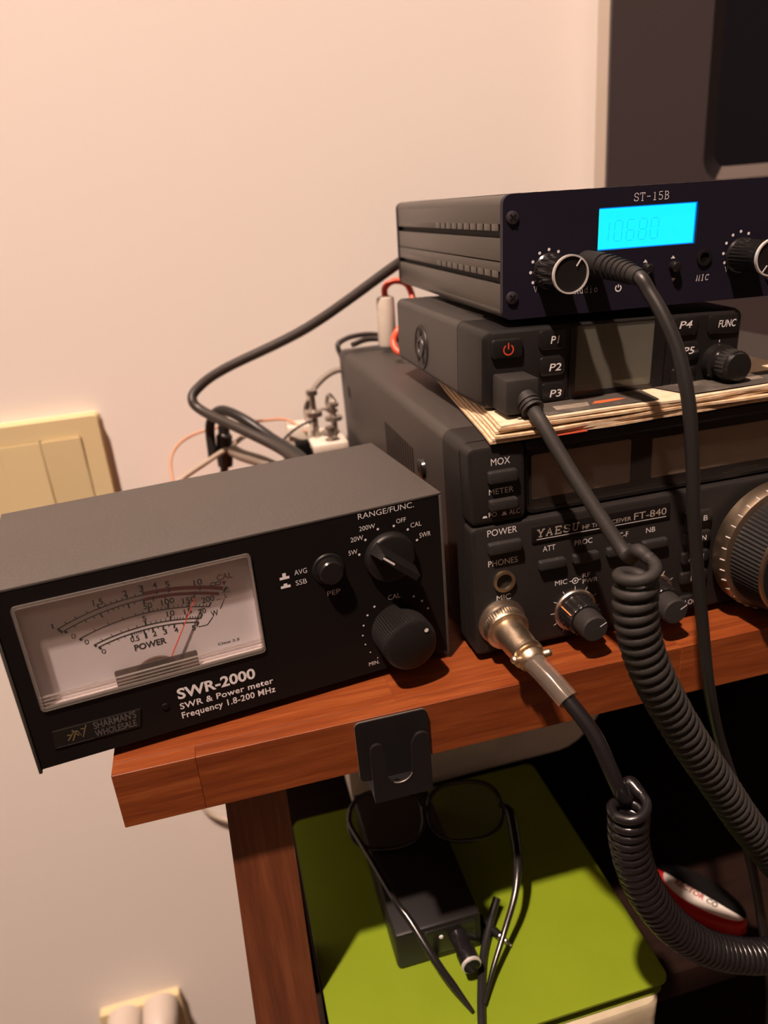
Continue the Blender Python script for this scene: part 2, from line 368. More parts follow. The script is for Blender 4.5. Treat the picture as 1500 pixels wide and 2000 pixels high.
# ================================================================== ROOM
def room():
    X0, X1, Y0, Y1, Z0, Z1 = -1.7, 2.0, -2.5, 0.32, -0.75, 2.75
    def slab(n, m, a): bm = new_bm(); box(bm, *a); return struct(obj(n, bm, m, None, 1.0, None))
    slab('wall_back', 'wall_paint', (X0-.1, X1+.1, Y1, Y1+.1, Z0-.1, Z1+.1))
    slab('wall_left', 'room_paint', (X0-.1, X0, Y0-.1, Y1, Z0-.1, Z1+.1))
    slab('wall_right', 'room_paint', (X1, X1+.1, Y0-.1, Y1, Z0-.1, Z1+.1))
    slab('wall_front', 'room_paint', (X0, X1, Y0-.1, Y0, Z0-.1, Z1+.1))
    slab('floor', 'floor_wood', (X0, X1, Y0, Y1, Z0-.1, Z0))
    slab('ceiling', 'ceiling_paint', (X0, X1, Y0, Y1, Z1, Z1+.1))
    lx, ly, lz = LAMP_POS
    t = thing('pendant_lamp', 'pendant lamp with added dark dome shade and round bulb hanging from the ceiling', 'lamp', (lx, ly, Z1))
    dz = (Z1-lz)*1000
    bm = new_bm(); lathe(bm, [(45, 0), (45, 14), (38, 20), (4, 22)], (0, 0, 0), (0, 0, -1), 28); obj('ceiling_rose', bm, 'white_plastic', t)
    bm = new_bm(); lathe(bm, [(3, 20), (3, dz-90), (20, dz-86), (20, dz-44)], (0, 0, 0), (0, 0, -1), 20); obj('flex', bm, 'black_plastic', t)
    bm = new_bm(); prof = [(20+125*math.sin(math.radians(q*9)), dz-80+80*(1-math.cos(math.radians(q*9)))) for q in range(11)]
    lathe(bm, [(r, h) for r, h in prof]+[(r-2, h) for r, h in prof[::-1]], (0, 0, 0), (0, 0, -1), 40); obj('shade', bm, 'tv_frame', t)  # unseen dome, added to keep the bulb's light off the ceiling
    bm = new_bm(); bmesh.ops.create_uvsphere(bm, u_segments=24, v_segments=16, radius=45); bmesh.ops.translate(bm, verts=bm.verts, vec=(0, 0, -dz)); obj('bulb', bm, 'globe_glass', t)
room()

# ================================================================== SHELF UNIT
def shelf_unit():
    t = thing('shelf_unit', 'reddish-brown solid wood shelf carrying the radio equipment', 'shelf', (0, 0, 0))
    # top board made of glued staves (mm)
    rows = [(0, 6.8, [0, 30.5, 235, 420, 640]), (6.9, 46, [0, 110, 300, 640]), (46.1, 90, [0, 190, 430, 640]), (90.1, 135, [0, 80, 330, 640]), (135.1, 180, [0, 240, 520, 640]),
            (180.1, 225, [0, 150, 400, 640]), (225.1, 270, [0, 300, 640]), (270.1, 314, [0, 120, 380, 640])]
    for y0, y1, xs in rows:
        for a, b in zip(xs, xs[1:]):
            bm = new_bm(); box(bm, a+.01, b-.01, y0, y1, -24.9, 0, 0.22 if y0 == 0 else 0.1, 1)
            # each stave keeps its own origin so that the grain differs
            for v in bm.verts: v.co -= Vector(((a+b)/2, (y0+y1)/2, -12))
            o = obj('stave', bm, 'shelf_wood', t); o.location = ((a+b)/2*.001, (y0+y1)/2*.001, -.012)
    def leg(nm, xa0, xa1, xb0, xb1, y0, y1):
        bm = new_bm(); top = [(xa0, y0, -25), (xa1, y0, -25), (xa1, y1, -25), (xa0, y1, -25)]; bot = [(xb0, y0, -750), (xb1, y0, -750), (xb1, y1, -750), (xb0, y1, -750)]
        loft(bm, [top, bot]); obj(nm, bm, 'leg_wood', t, smooth=None)
    leg('leg', 37, 61.7, -1, 49, 12.8, 44)
    leg('leg', 591, 622, 591, 622, 12.8, 44)
    leg('leg', 22, 54, 22, 54, 268, 300)
    leg('leg', 591, 622, 591, 622, 268, 300)
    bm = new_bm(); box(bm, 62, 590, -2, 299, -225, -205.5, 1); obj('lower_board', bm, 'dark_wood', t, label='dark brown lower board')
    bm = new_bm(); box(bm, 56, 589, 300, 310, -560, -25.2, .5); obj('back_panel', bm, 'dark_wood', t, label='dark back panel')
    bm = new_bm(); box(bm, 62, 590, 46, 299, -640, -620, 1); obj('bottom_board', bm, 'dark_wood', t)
shelf_unit()

# ================================================================== SWR / POWER METER
def power_meter():
    t = thing('power_meter', 'black SWR and power meter with lit needle scale at the shelf end', 'power meter', (-0.0253, 0.00732, 0.00403), yaw=0.1251)
    W, H, D = 167.0, 73.5, 79.3
    bm = new_bm()
    box(bm, 0, W, -0.15, D, H-1.2, H, .3); box(bm, 0, 1.2, -0.5, D, -1.5, H-1.0, .3); box(bm, W-1.2, W, -0.5, D, -1.5, H-1.0, .3)
    obj('cover', bm, 'meter_case', t, label='grey-black sheet metal cover')
    bm = new_bm(); box(bm, 1.2, W-1.2, 2, D-1, -0.5, 1.0); box(bm, 1.2, W-1.2, D-2, D-1, 1, H-1.2); obj('chassis', bm, 'black_panel', t)
    # front panel with window opening
    wx0, wx1, wz0, wz1 = 6.9, 88.7, 23.8, 66.5
    o = rr_outline(1.2, W-1.2, 0, H-1.2, .3, 5); i = rr_outline(wx0, wx1, wz0, wz1, 1.6, 5)
    bm = new_bm(); frame(bm, o, i, 0, 2.0); obj('front_panel', bm, 'black_panel', t)
    for fx in (38, 150):
        for fy in (10, 68):
            bm = new_bm(); lathe(bm, [(5.5, 0), (5, 3.4)], (fx, fy, -0.55), (0, 0, -1), 16); obj('rubber_foot', bm, 'rubber', t)
    # meter movement behind the window
    mw = B1('meter_housing', 'scale_plate', t, lambda bm: (frame(bm, rr_outline(wx0-1.4, wx1+1.4, wz0-1.4, wz1+1.4, 1.5), rr_outline(wx0+.2, wx1-.2, wz0+.2, wz1-.2, 1.5), 2.0, 8.0)))
    sp = B1('scale_plate', 'scale_plate', t, lambda bm: box(bm, wx0-1, wx1+1, 5.0, 6.0, wz0-1, wz1+1))
    Y = 4.93; CX, CZ = 48.0, -25.0
    def A(x, R): return math.asin((x-CX)/R)
    RH, RL, R2, R20, R5 = 82.3, 80.4, 74.8, 69.9, 68.3
    def ink(bm):
        ribbon(bm, arc(CX, CZ, RH, A(18.5, RH), A(49, RH)), .45, Y); ribbon(bm, arc(CX, CZ, RL, A(20.4, RL), A(49, RL)), .45, Y)
        ribbon(bm, arc(CX, CZ, R2, A(24.6, R2), A(71.2, R2)), .38, Y); ribbon(bm, arc(CX, CZ, R20, A(28.7, R20), A(67.3, R20)), .45, Y)
        ribbon(bm, arc(CX, CZ, R5, A(30.0, R5), A(66.4, R5)), .45, Y)
        def tick(x, R, l, w=.32):
            a = A(x, R); px, pz = CX+R*math.sin(a), CZ+R*math.cos(a)
            d = Vector((px-48, pz-8)).normalized()
            ribbon(bm, [(px, pz), (px+d.x*l, pz+d.y*l)], w, Y)
        for x in (22, 25.5, 29.5, 36, 38, 40, 41.8, 46.3): tick(x, RH, 1.1)
        for x in (24, 28, 31, 36, 38, 39.8, 41.6, 45.5): tick(x, RL, -1.1)
        for x in (33.7, 43.6, 49.1): tick(x, RH, 1.9, .6); tick(x-.3, RL, -1.9, .6)
        for x in (53.8, 58.1, 68.9): tick(x, RH-.8, 1.9, .55); tick(x-1.5, RL+.6, -2.2, .45)
        tick(18.7, RH, -2.2, .9); tick(20.6, RL, -1.2, .9); tick(77.4, RH-1, 2.2, .8)
        for x in (30.5, 35.4, 40.5, 45, 47.6, 51.2, 52.7, 54.1, 55.5, 58.5, 60, 61.5, 63, 66.2, 67.5, 68.8, 70): tick(x, R2, 1.1, .25)
        for x in (49.8, 56.5, 63.7, 71.1): tick(x, R2, 2.0, .6)
        tick(24.8, R2, -1.0, .9)
        for x in (32, 35.6, 39, 41.5, 44.5, 49.5, 51.3, 53, 54.7, 57.8, 58.8, 59.8, 60.8, 63.3, 64.2, 65.1, 66): tick(x, R20, 1.1, .25)
        for x in (47.7, 56.4, 62.1, 67.2): tick(x, R20, 1.9, .6)
        for x in (33.5, 37, 39.5, 43, 43.8, 44.6, 45.4, 48.2, 51.7, 55.6, 60.8): tick(x, R5, -1.0, .25)
        for x in (42, 46.5, 49.7, 53.5, 57.6, 66.2): tick(x, R5, -1.8, .6)
        tick(29, R20, -1.0, .9); tick(30.2, R5, -1.2, .9)
        ribbon(bm, [(74.2, 48.2), (77.3, 48.0), (75.0, 44.2)], .3, Y); ribbon(bm, [(65.8, 38.9), (69.2, 38.8), (71.8, 41.6)], .3, Y)
        ribbon(bm, [(76.5, 50.5), (80, 50.3)], .2, Y)
    flat('scale_lines', 'ink_black', t, ink).parent = sp
    def red(bm):
        ribbon(bm, arc(CX, CZ, RH+.35, A(49, RH), A(77.3, RH)), 1.5, Y+.01); ribbon(bm, arc(CX, CZ, RL-.1, A(48.8, RL), A(75.6, RL)), 1.25, Y+.01)
        poly(bm, [(77.3, 55.2), (79.1, 55.0), (78.0, 53.3)], Y+.01)
    flat('red_band', 'ink_red', t, red).parent = sp
    def st(s, x, z, h=2.3, m='ink_black', w=None, bold=.015):
        w = w or len(s.replace('.', ''))*h*.68+(.5*h*.3 if '.' in s else 0)
        ctext(s, x, z-h/2, w, h, m, sp, Y, bold)
    st('1', 17.3, 53.4, 1.8, w=.6); st('1.5', 33.7, 58.6); st('2', 43.2, 59.5); st('3', 48.9, 60); st('4', 53.7, 59.9); st('5', 58.1, 59.2); st('10', 68.8, 57.2)
    st('CAL', 78.7, 57.0, 2.3, 'ink_red', 5.8); st('H', 78.8, 51.8, 1.5); st('L', 78.0, 48.9, 1.5)
    flat('scale_lines', 'ink_black', t, lambda bm: (ribbon(bm, _arc(74.1, 54.9, .95, .7, 0, 360, 18), .35, Y), ribbon(bm, _arc(76.0, 54.8, .95, .7, 0, 360, 18), .35, Y))).parent = sp
    for x, z in ((23.0, 47.7), (26.7, 44.2), (31.4, 38.7)): st('0', x, z, 1.9, w=1.5, bold=0)
    st('50', 49.8, 52.6); st('100', 56.9, 52.3); st('150', 64.4, 50.9); st('200', 71.2, 49.3)
    st('5', 47.6, 47.8, 2.1); st('10', 57.0, 47.3, 2.1); st('15', 63.2, 46.4, 2.1); st('20', 68.3, 45.1, 2.1); st('W', 72.6, 42.9, 2.4, w=2.8)
    st('0.5', 42.8, 40.6, 2.1); st('1', 46.8, 40.7, 2.1, w=.8); st('2', 49.9, 40.7, 2.1); st('3', 53.7, 40.4, 2.1); st('4', 57.7, 39.9, 2.1); st('5', 64.1, 39.0, 2.1)
    text('POWER', 41.9, 35.6, 11.6, 2.4, 'ink_black', sp, Y, .03); text('Class 2.5', 71.6, 28.8, 8.4, 1.0, 'ink_black', sp, Y, .01); text('S.W.R', 43, 62.8, 9, 1.6, 'ink_black', sp, Y, 0)
    # needle with hub, movement cover
    bm = new_bm(); tube(bm, [(50.2, 3.4, 23.6), (53.2, 3.4, 28.9), (66.9, 3.4, 52.2)], [.28, .24, .16], 6, 4, False); obj('needle', bm, 'needle_red', t)
    bm = new_bm(); lathe(bm, [(9, 0), (9, 1.0), (7, 1.6)], (48, 4.6, 22.5), (0, -1, 0), 28); lathe(bm, [(2.2, 1.4), (2.2, 2.2)], (48, 4.6, 25.2), (0, -1, 0), 16); obj('movement', bm, 'movement_brown', t)
    bm = new_bm(); rbox(bm, 33.2, 63.4, 22.0, 30.8, .8, 2.3, 2.7); obj('movement_cover', bm, 'window_smoke', t)
    for k, z in enumerate((25.3, 26.6, 28.0, 29.4)):
        bm = new_bm(); box(bm, wx0+.4, wx1-.4, -.5, .6, z-.25, z+.25, .15); obj('window_ridge', bm, 'window_ridge', t)
    bm = new_bm(); rbox(bm, wx0+.1, wx1-.1, wz0+.1, wz1-.1, 1.5, .2, .6, .2); obj('window_pane', bm, 'window_clear', t)
    bm = new_bm(); frame(bm, rr_outline(wx0, wx1, wz0, wz1, 1.6), rr_outline(wx0+1.2, wx1-1.2, wz0+1.2, wz1-1.2, 1.0), -.7, .9); obj('window_rim', bm, 'window_ridge', t)
    # selector knob
    k = B1('selector_knob', 'black_plastic', t, lambda bm: lathe(bm, [(10.6, 0), (10.4, 2.2), (9.6, 3.2), (9.0, 3.4)], (143.0, 0, 51.3), seg=40))
    a = math.radians(-42); d = Vector((math.cos(a), math.sin(a))); n = Vector((-d.y, d.x)); c = Vector((143.0, 51.3))
    def bar(bm):
        r0 = [c+d*l+n*w for l, w in ((-10.3, -2.6), (-10.3, 2.6), (10.3, 2.6), (10.3, -2.6))]; r1 = [c+d*l+n*w for l, w in ((-9.9, -1.3), (-9.9, 1.3), (9.7, 1.3), (9.7, -1.3))]
        loft(bm, [[(p.x, -3.3, p.y) for p in r0], [(p.x, -11.5, p.y) for p in r1], [(p.x, -12.4, p.y) for p in [c+(q-c)*.93 for q in r1]]])
    b = new_bm(); bar(b); obj('grip', b, 'black_plastic', k)
    flat('pointer_line', 'print_white', k, lambda bm: ribbon(bm, [(c.x-d.x*9.2, c.y-d.y*9.2), (c.x-d.x*3.4, c.y-d.y*3.4)], .8, -12.46))
    # cal knob
    k = B1('calibration_knob', 'black_plastic', t, lambda bm: lathe(bm, [(11.4, 0), (11.4, 14.0), (10.8, 15.6), (9.6, 16.4), (0.1, 16.5)], (143.6, 0, 18.2), seg=120, ridges=(0, 1, .45)))
    flat('index_dot', 'print_white', k, lambda bm: disc(bm, 149.9, 24.0, .9, -16.75, 16))
    k = B1('push_button', 'black_plastic_gloss', t, lambda bm: lathe(bm, [(5.2, 0), (5.0, 4.2), (4.4, 4.9), (0.1, 5.0)], (117.6, 0, 52.2), seg=28))
    B1('button_collar', 'black_plastic', t, lambda bm: lathe(bm, [(6.6, 0), (6.2, .7), (5.3, .8)], (117.6, 0, 52.2), seg=28))
    def dots(bm):
        for x, z in ((130.6, 55.1), (133.7, 60.7), (139.2, 64.0), (145.9, 63.8), (151.7, 60.9), (155.3, 55.4)): disc(bm, x, z, .52)
        for q, (x, z) in enumerate(((134.7, 30.6), (131.4, 27.5), (129.3, 23.3), (128.5, 18.8), (129.2, 14.3), (131.0, 10.0), (133.9, 6.4))): disc(bm, x, z, .48-.035*q)
        for x, z in ((152.1, 30.5), (155.6, 27.4), (158.1, 23.2)): disc(bm, x, z, .5)
    flat('scale_dots', 'print_grey', t, dots)
    def icons(bm):
        for z, s in ((52.3, 1.5), (48.6, .8)):
            poly(bm, [(98.2, z), (102, z), (102, z+1.1), (98.2, z+1.1)]); poly(bm, [(99.4, z+1.1), (100.8, z+1.1), (100.8, z+1.1+s), (99.4, z+1.1+s)])
    flat('push_symbols', 'print_white', t, icons)
    for s, x, z, w, h in (('RANGE/FUNC.', 131.6, 69.8, 23.4, 2.3), ('200W', 131.6, 64.8, 6.6, 1.9), ('20W', 127.7, 61.0, 5.2, 2.0), ('5W', 126.3, 55.7, 3.7, 2.0), ('OFF', 147.1, 64.5, 4.1, 1.9), ('CAL', 153.0, 61.3, 4.7, 2.0),
                          ('SWR', 156.5, 56.0, 4.9, 2.1), ('AVG', 104.1, 52.9, 5.0, 2.1), ('SSB', 104.1, 48.5, 4.4, 2.1), ('PEP', 115.9, 40.6, 5.4, 2.1), ('CAL', 140.8, 31.8, 5.4, 2.2), ('MIN.', 129.9, 3.5, 4.6, 1.8)):
        text(s, x, z, w, h, 'print_grey', t, bold=-.004)
    text('SWR-2000', 53.0, 13.3, 30.1, 4.4, 'print_white', t, bold=.028); text('SWR & Power meter', 53.0, 8.6, 36.6, 2.6, 'print_white', t, bold=.016, space=1.06); text('Frequency 1.8-200 MHz', 53.0, 4.4, 36.9, 2.7, 'print_white', t, bold=.016, space=1.06)
    bd = B1('maker_badge', 'black_plastic_gloss', t, lambda bm: plate(bm, [(7.4, 7.2), (37.6, 6.4), (39.2, 14.2), (8.2, 14.9)], -.35, 0))
    text("SHARMAN'S", 21.9, 10.9, 15.2, 2.9, 'print_dim', bd, -.4, .02); text('WHOLESALE', 21.8, 7.4, 14.8, 2.7, 'print_dim', bd, -.4, .02)
    flat('badge_line', 'print_dim', bd, lambda bm: (ribbon(bm, [(8.2, 14.6), (39, 14.0)], .2, -.4), ribbon(bm, [(8, 7.5), (21, 7.2)], .2, -.4)))
    def emb(bm):
        for st_ in ([(12.5, 9.2), (15, 12.3), (16.4, 10.2)], [(14.0, 8.6), (16.0, 12.6)], [(16.2, 12.4), (17.6, 9.0), (19.6, 13.8)], [(12.6, 11.6), (14.2, 11.2)], [(17.5, 12.8), (19.2, 12.3)], [(14.6, 13.2), (15.6, 11.6)]): ribbon(bm, st_, .5, -.41)
    flat('emblem', 'print_gold', bd, emb)
    B1('screw', 'black_panel', t, lambda bm: lathe(bm, [(1.5, 0), (1.3, .35), (.6, .4)], (47.9, 0, 11.7), seg=14))
    # rear sockets
    for x in (60, 110):
        B1('rear_socket', 'steel', t, lambda bm: lathe(bm, [(9, 0), (9, 2), (7.5, 2.2), (7.5, 14)], (x, D-1, 40), (0, 1, 0), 24))
power_meter()

# ================================================================== TRANSCEIVER
def transceiver():
    t = thing('transceiver', 'large black HF transceiver, lowest of the stacked radios', 'radio', (0.14884, 0.0197, 0.00597), tilt=0.0111)
    W, H, D = 238.0, 90.3, 262.0
    # case
    bm = new_bm(); rb = []
    o = rr_outline(0.6, W-.6, 1, H-.4, 4.5, 6)
    loft(bm, [[(x, 30, z) for x, z in o], [(x, D, z) for x, z in o]]); obj('case', bm, 'ft_case', t, label='dusty black metal case')
    bz = new_bm()
    o0 = rr_outline(1.6, W-1.6, -1.4, H-1.4, 3.2, 6); o1 = rr_outline(0.3, W-.3, -2.7, H-.3, 4.2, 6); o2 = rr_outline(0, W, -3, H, 4.5, 6)
    loft(bz, [[(x, 9, z) for x, z in o1], [(x, 10, z) for x, z in o2], [(x, 29.4, z) for x, z in o2]]); obj('bezel', bz, 'ft_front', t, label='black plastic front bezel')
    # front relief: left column, lower panel, top strip
    def relief(nm, x0, x1, z0, z1, r, y0, y1=9.5, bev=1.6): return B1(nm, 'ft_front', t, lambda bm: rbox(bm, x0, x1, z0, z1, r, y0, y1, bev))
    relief('left_panel', .6, 24.6, 57.0, H-.6, 3.0, 0.6)
    relief('lower_panel', .6, W-.6, -2.4, 56.4, 2.5, 0)
    relief('top_strip', 24.8, W-.6, 85.3, H-.6, 1.5, 0.6, bev=1.0)
    # display window
    dw = B1('display_recess', 'black_plastic', t, lambda bm: box(bm, 24.8, W-.6, 8.8, 9.6, 56.6, 85.2))
    B1('meter_face', 'meter_face', dw, lambda bm: rbox(bm, 30.6, 75.4, 61.5, 80.6, 1.0, 8.3, 8.9))
    flat('meter_needle', 'print_grey', dw, lambda bm: (ribbon(bm, [(41, 72), (45.5, 63.5)], .25, 8.2), ribbon(bm, arc(52, 40, 30, -.55, .55), .2, 8.2)))
    B1('lcd', 'meter_face', dw, lambda bm: rbox(bm, 85.5, 190, 61.8, 79.2, .6, 8.3, 8.9))
    gl = B1('display_glass', 'display_smoke', t, lambda bm: rbox(bm, 26.0, W-2, 58.2, 84.6, 4.0, 4.2, 4.8))
    B1('display_rim', 'black_plastic_gloss', t, lambda bm: frame(bm, rr_outline(25.2, W-1.2, 57.6, 85.2, 4.2), rr_outline(26.6, W-2.6, 59.0, 84.0, 3.6), 3.4, 9))
    # push buttons
    def button(x0, x1, z0, z1, d=2.6, m='button_black', r=1.0): return B1('push_button', m, t, lambda bm: rbox(bm, x0, x1, z0, z1, r, -d+.0, 1.2, .7))
    button(8.4, 20.5, 74.6, 79.7, 2.0); button(8.5, 20.4, 63.2, 67.8, 2.0); button(7.3, 21.5, 44.6, 49.5)
    for x in (29.2, 44.6, 60.2, 76.9): button(x, x+11.8, 33.2, 37.4, 2.4)
    for k, z in enumerate((41.2, 31.6, 22.2, 12.4, 0.6)): button(96.6, 109.6, z, z+5.6, 1.8, 'ft_front')
    for r_ in range(4):
        for c_ in range(3): button(181+c_*16, 193+c_*16, 42-r_*13, 50-r_*13, 2.0)
    L = 'print_grey'
    for s, x, z, w, h, y in (('MOX', 10.2, 81.7, 8.0, 2.8, .5), ('METER', 9.0, 69.7, 10.4, 2.3, .5), ('PO', 8.6, 60.3, 3.4, 2.0, .5), ('ALC', 17.3, 60.1, 4.6, 2.1, .5), ('POWER', 7.5, 52.2, 12.8, 2.8, -.08), ('PHONES', 7.4, 38.7, 12.9, 2.6, -.08),
                             ('MIC', 10.6, 22.3, 6.3, 2.5, -.08), ('ATT', 31.5, 41.0, 5.6, 2.4, -.08), ('PROC', 45.8, 41.0, 8.1, 2.3, -.08), ('AGC-F', 61.8, 40.7, 8.7, 2.3, -.08), ('NB', 79.0, 40.6, 4.3, 2.3, -.08),
                             ('MIC', 37.0, 24.0, 5.6, 2.2, -.08), ('RF', 49.7, 25.2, 3.5, 2.1, -.08), ('PWR', 49.8, 22.4, 7.0, 2.1, -.08), ('SQL', 81.3, 23.6, 6.0, 2.3, -.08)):
        text(s, x, z, w, h, L, t, y)
    for s, x, z, w in (('B', 105.3, 42.2, 2.0), ('N', 105.3, 32.8, 2.1), ('A', 99.4, 23.8, 2.1), ('I', 106.2, 23.8, .6), ('I', 101.2, 14.0, .7), ('LOCK', 99.2, 2.2, 8.2)): text(s, x, z, w, 2.4, L, t, -1.86)
    def sym(bm):
        poly(bm, [(5.9, 60.3), (8.0, 60.3), (7.6, 61.2), (6.3, 61.2)], .5); poly(bm, [(14.1, 60.2), (16.3, 60.2), (16.3, 60.8), (15.9, 60.8), (15.9, 61.7), (14.6, 61.7), (14.6, 60.8), (14.1, 60.8)], .5)
    flat('push_symbols', L, t, sym)
    def conc(bm):
        ribbon(bm, _arc(46.3, 24.6, 1.3, 1.3, 0, 360, 20), .4, -.08); disc(bm, 46.3, 24.6, .5, -.08); ribbon(bm, [(43.6, 24.7), (45, 24.7)], .35, -.08); ribbon(bm, [(47.4, 24.7), (49, 24.9)], .35, -.08)
        for cx, cz in ((46.3, 10.6), (83.4, 10.6)):
            for q in range(11):
                a = math.radians(-150+q*30); ribbon(bm, [(cx+9.6*math.sin(a), cz+9.6*math.cos(a)), (cx+11.4*math.sin(a), cz+11.4*math.cos(a))], .3, -.08)
    flat('knob_marks', L, t, conc)
    bd = B1('name_badge', 'black_panel', t, lambda bm: rbox(bm, 26.6, 89.8, 45.6, 53.0, .5, -.5, .6, .25))
    serif('YAESU', 28.8, 48.3, 18.4, 3.1, 'print_warm', bd, -.56, .17, 0.06, .2)
    text('HF TRANSCEIVER', 49.1, 48.1, 22.3, 1.8, 'print_warm', bd, -.56); text('FT-840', 72.7, 47.9, 15.2, 3.1, 'print_warm', bd, -.56)
    flat('badge_line', 'print_grey', bd, lambda bm: ribbon(bm, [(28.6, 47.2), (87.9, 46.9)], .28, -.56))
    # phones jack and mic socket
    j = B1('headphone_jack', 'brass_ring', t, lambda bm: frame(bm, [(13.9+4.7*math.cos(2*math.pi*q/32), 31.2+4.7*math.sin(2*math.pi*q/32)) for q in range(32)], [(13.9+3.5*math.cos(2*math.pi*q/32), 31.2+3.5*math.sin(2*math.pi*q/32)) for q in range(32)], -1.4, .4))
    B1('jack_bore', 'black_plastic_gloss', j, lambda bm: lathe(bm, [(3.5, 0), (3.5, .15)], (13.9, .2, 31.2), seg=24))
    B1('microphone_socket', 'steel', t, lambda bm: lathe(bm, [(10.4, 0), (10.4, 1.2), (8.2, 1.4), (8.2, 3)], (12.4, 0.2, 12.4), seg=36))
    # concentric knobs
    for cx, cz, m in ((46.3, 10.6, 1), (83.4, 10.6, 1)):
        k = B1('skirt_knob', 'black_plastic_gloss', t, lambda bm: lathe(bm, [(9.4, .5), (9.4, 1.2), (8.0, 1.6), (7.6, 9.6), (7.2, 10.2), (5, 10.3)], (cx, 0, cz), seg=48, ridges=(2, 4, .3)))
        B1('chrome_skirt', 'steel', k, lambda bm: lathe(bm, [(9.8, 0), (9.8, .8), (9.3, 1.4), (8, 1.5)], (cx, 0, cz), seg=48))
        B1('inner_knob', 'rubber_matte', k, lambda bm: lathe(bm, [(6.0, 10), (6.0, 12), (5.8, 17.4), (5.2, 18), (.1, 18.1)], (cx, 0, cz), seg=40))
        a = math.radians(-62)
        bm = new_bm(); p0 = Vector((cx+8.05*math.sin(a), -1.8, cz+8.05*math.cos(a))); p1 = Vector((cx+7.75*math.sin(a), -9.9, cz+7.75*math.cos(a))); tube(bm, [p0, p1], .28, 6, 2, False); obj('index_line', bm, 'orange_line', k)
        flat('pointer_line', 'print_grey', k, lambda bm: ribbon(bm, [(cx+2.2*math.sin(-.9+2.0), cz+2.2*math.cos(-.9+2.0)), (cx+5.4*math.sin(-.9+2.0), cz+5.4*math.cos(-.9+2.0))], .5, -18.2))
    # main dial
    cx, cz = 140.0, 26.0
    k = B1('main_dial', 'rubber', t, lambda bm: lathe(bm, [(27.6, 7), (27.0, 11), (25.6, 26.5)], (cx, 0, cz), seg=180, ridges=(0, 2, .5)))
    B1('dial_skirt', 'bronze_ring', k, lambda bm: lathe(bm, [(30.0, 3.2), (30.0, 8.0), (29.2, 10.6), (27.0, 11.2)], (cx, 0, cz), seg=72))
    B1('dial_front_ring', 'bronze_ring', k, lambda bm: lathe(bm, [(25.4, 26.4), (25.2, 27.8), (24.2, 28.0)], (cx, 0, cz), seg=72))
    B1('dial_cap', 'black_plastic', k, lambda bm: lathe(bm, [(24.2, 27), (24.0, 28.4), (.1, 28.2)], (cx, 0, cz), seg=64))
    def dm(bm):
        for q in range(36):
            a = 2*math.pi*q/36; pp = [Vector((cx+29.95*math.sin(a), -8.4, cz+29.95*math.cos(a))), Vector((cx+29.3*math.sin(a), -10.6, cz+29.3*math.cos(a)))]; tube(bm, pp, .22, 4, 2, False)
    b = new_bm(); dm(b); obj('dial_marks', b, 'print_grey', k)
    # side: vent slots, screw boss, rear hole, front seam
    for q in range(13):
        y = 80+q*4.5
        B1('vent_slot', 'black_panel', t, lambda bm: box(bm, .45, .75, y, y+2.2, 46, 68.5))
    B1('side_screw', 'black_plastic_gloss', t, lambda bm: lathe(bm, [(5, 0), (4.6, 1.4), (3.4, 1.9), (.1, 2.0)], (.6, 64, 63), (-1, 0, 0), 24))
    B1('side_hole', 'black_panel', t, lambda bm: lathe(bm, [(4.5, -.2), (4.2, .2), (1, .2)], (.6, 237, 65), (-1, 0, 0), 20))
    for x in (25, 213):
        for y in (18, 230):
            B1('rubber_foot', 'rubber', t, lambda bm: lathe(bm, [(9, 0), (8.5, 4.0 if y > 100 else 3.2)], (x, y, .8 if y > 100 else -2.8), (0, 0, -1), 20))
transceiver()

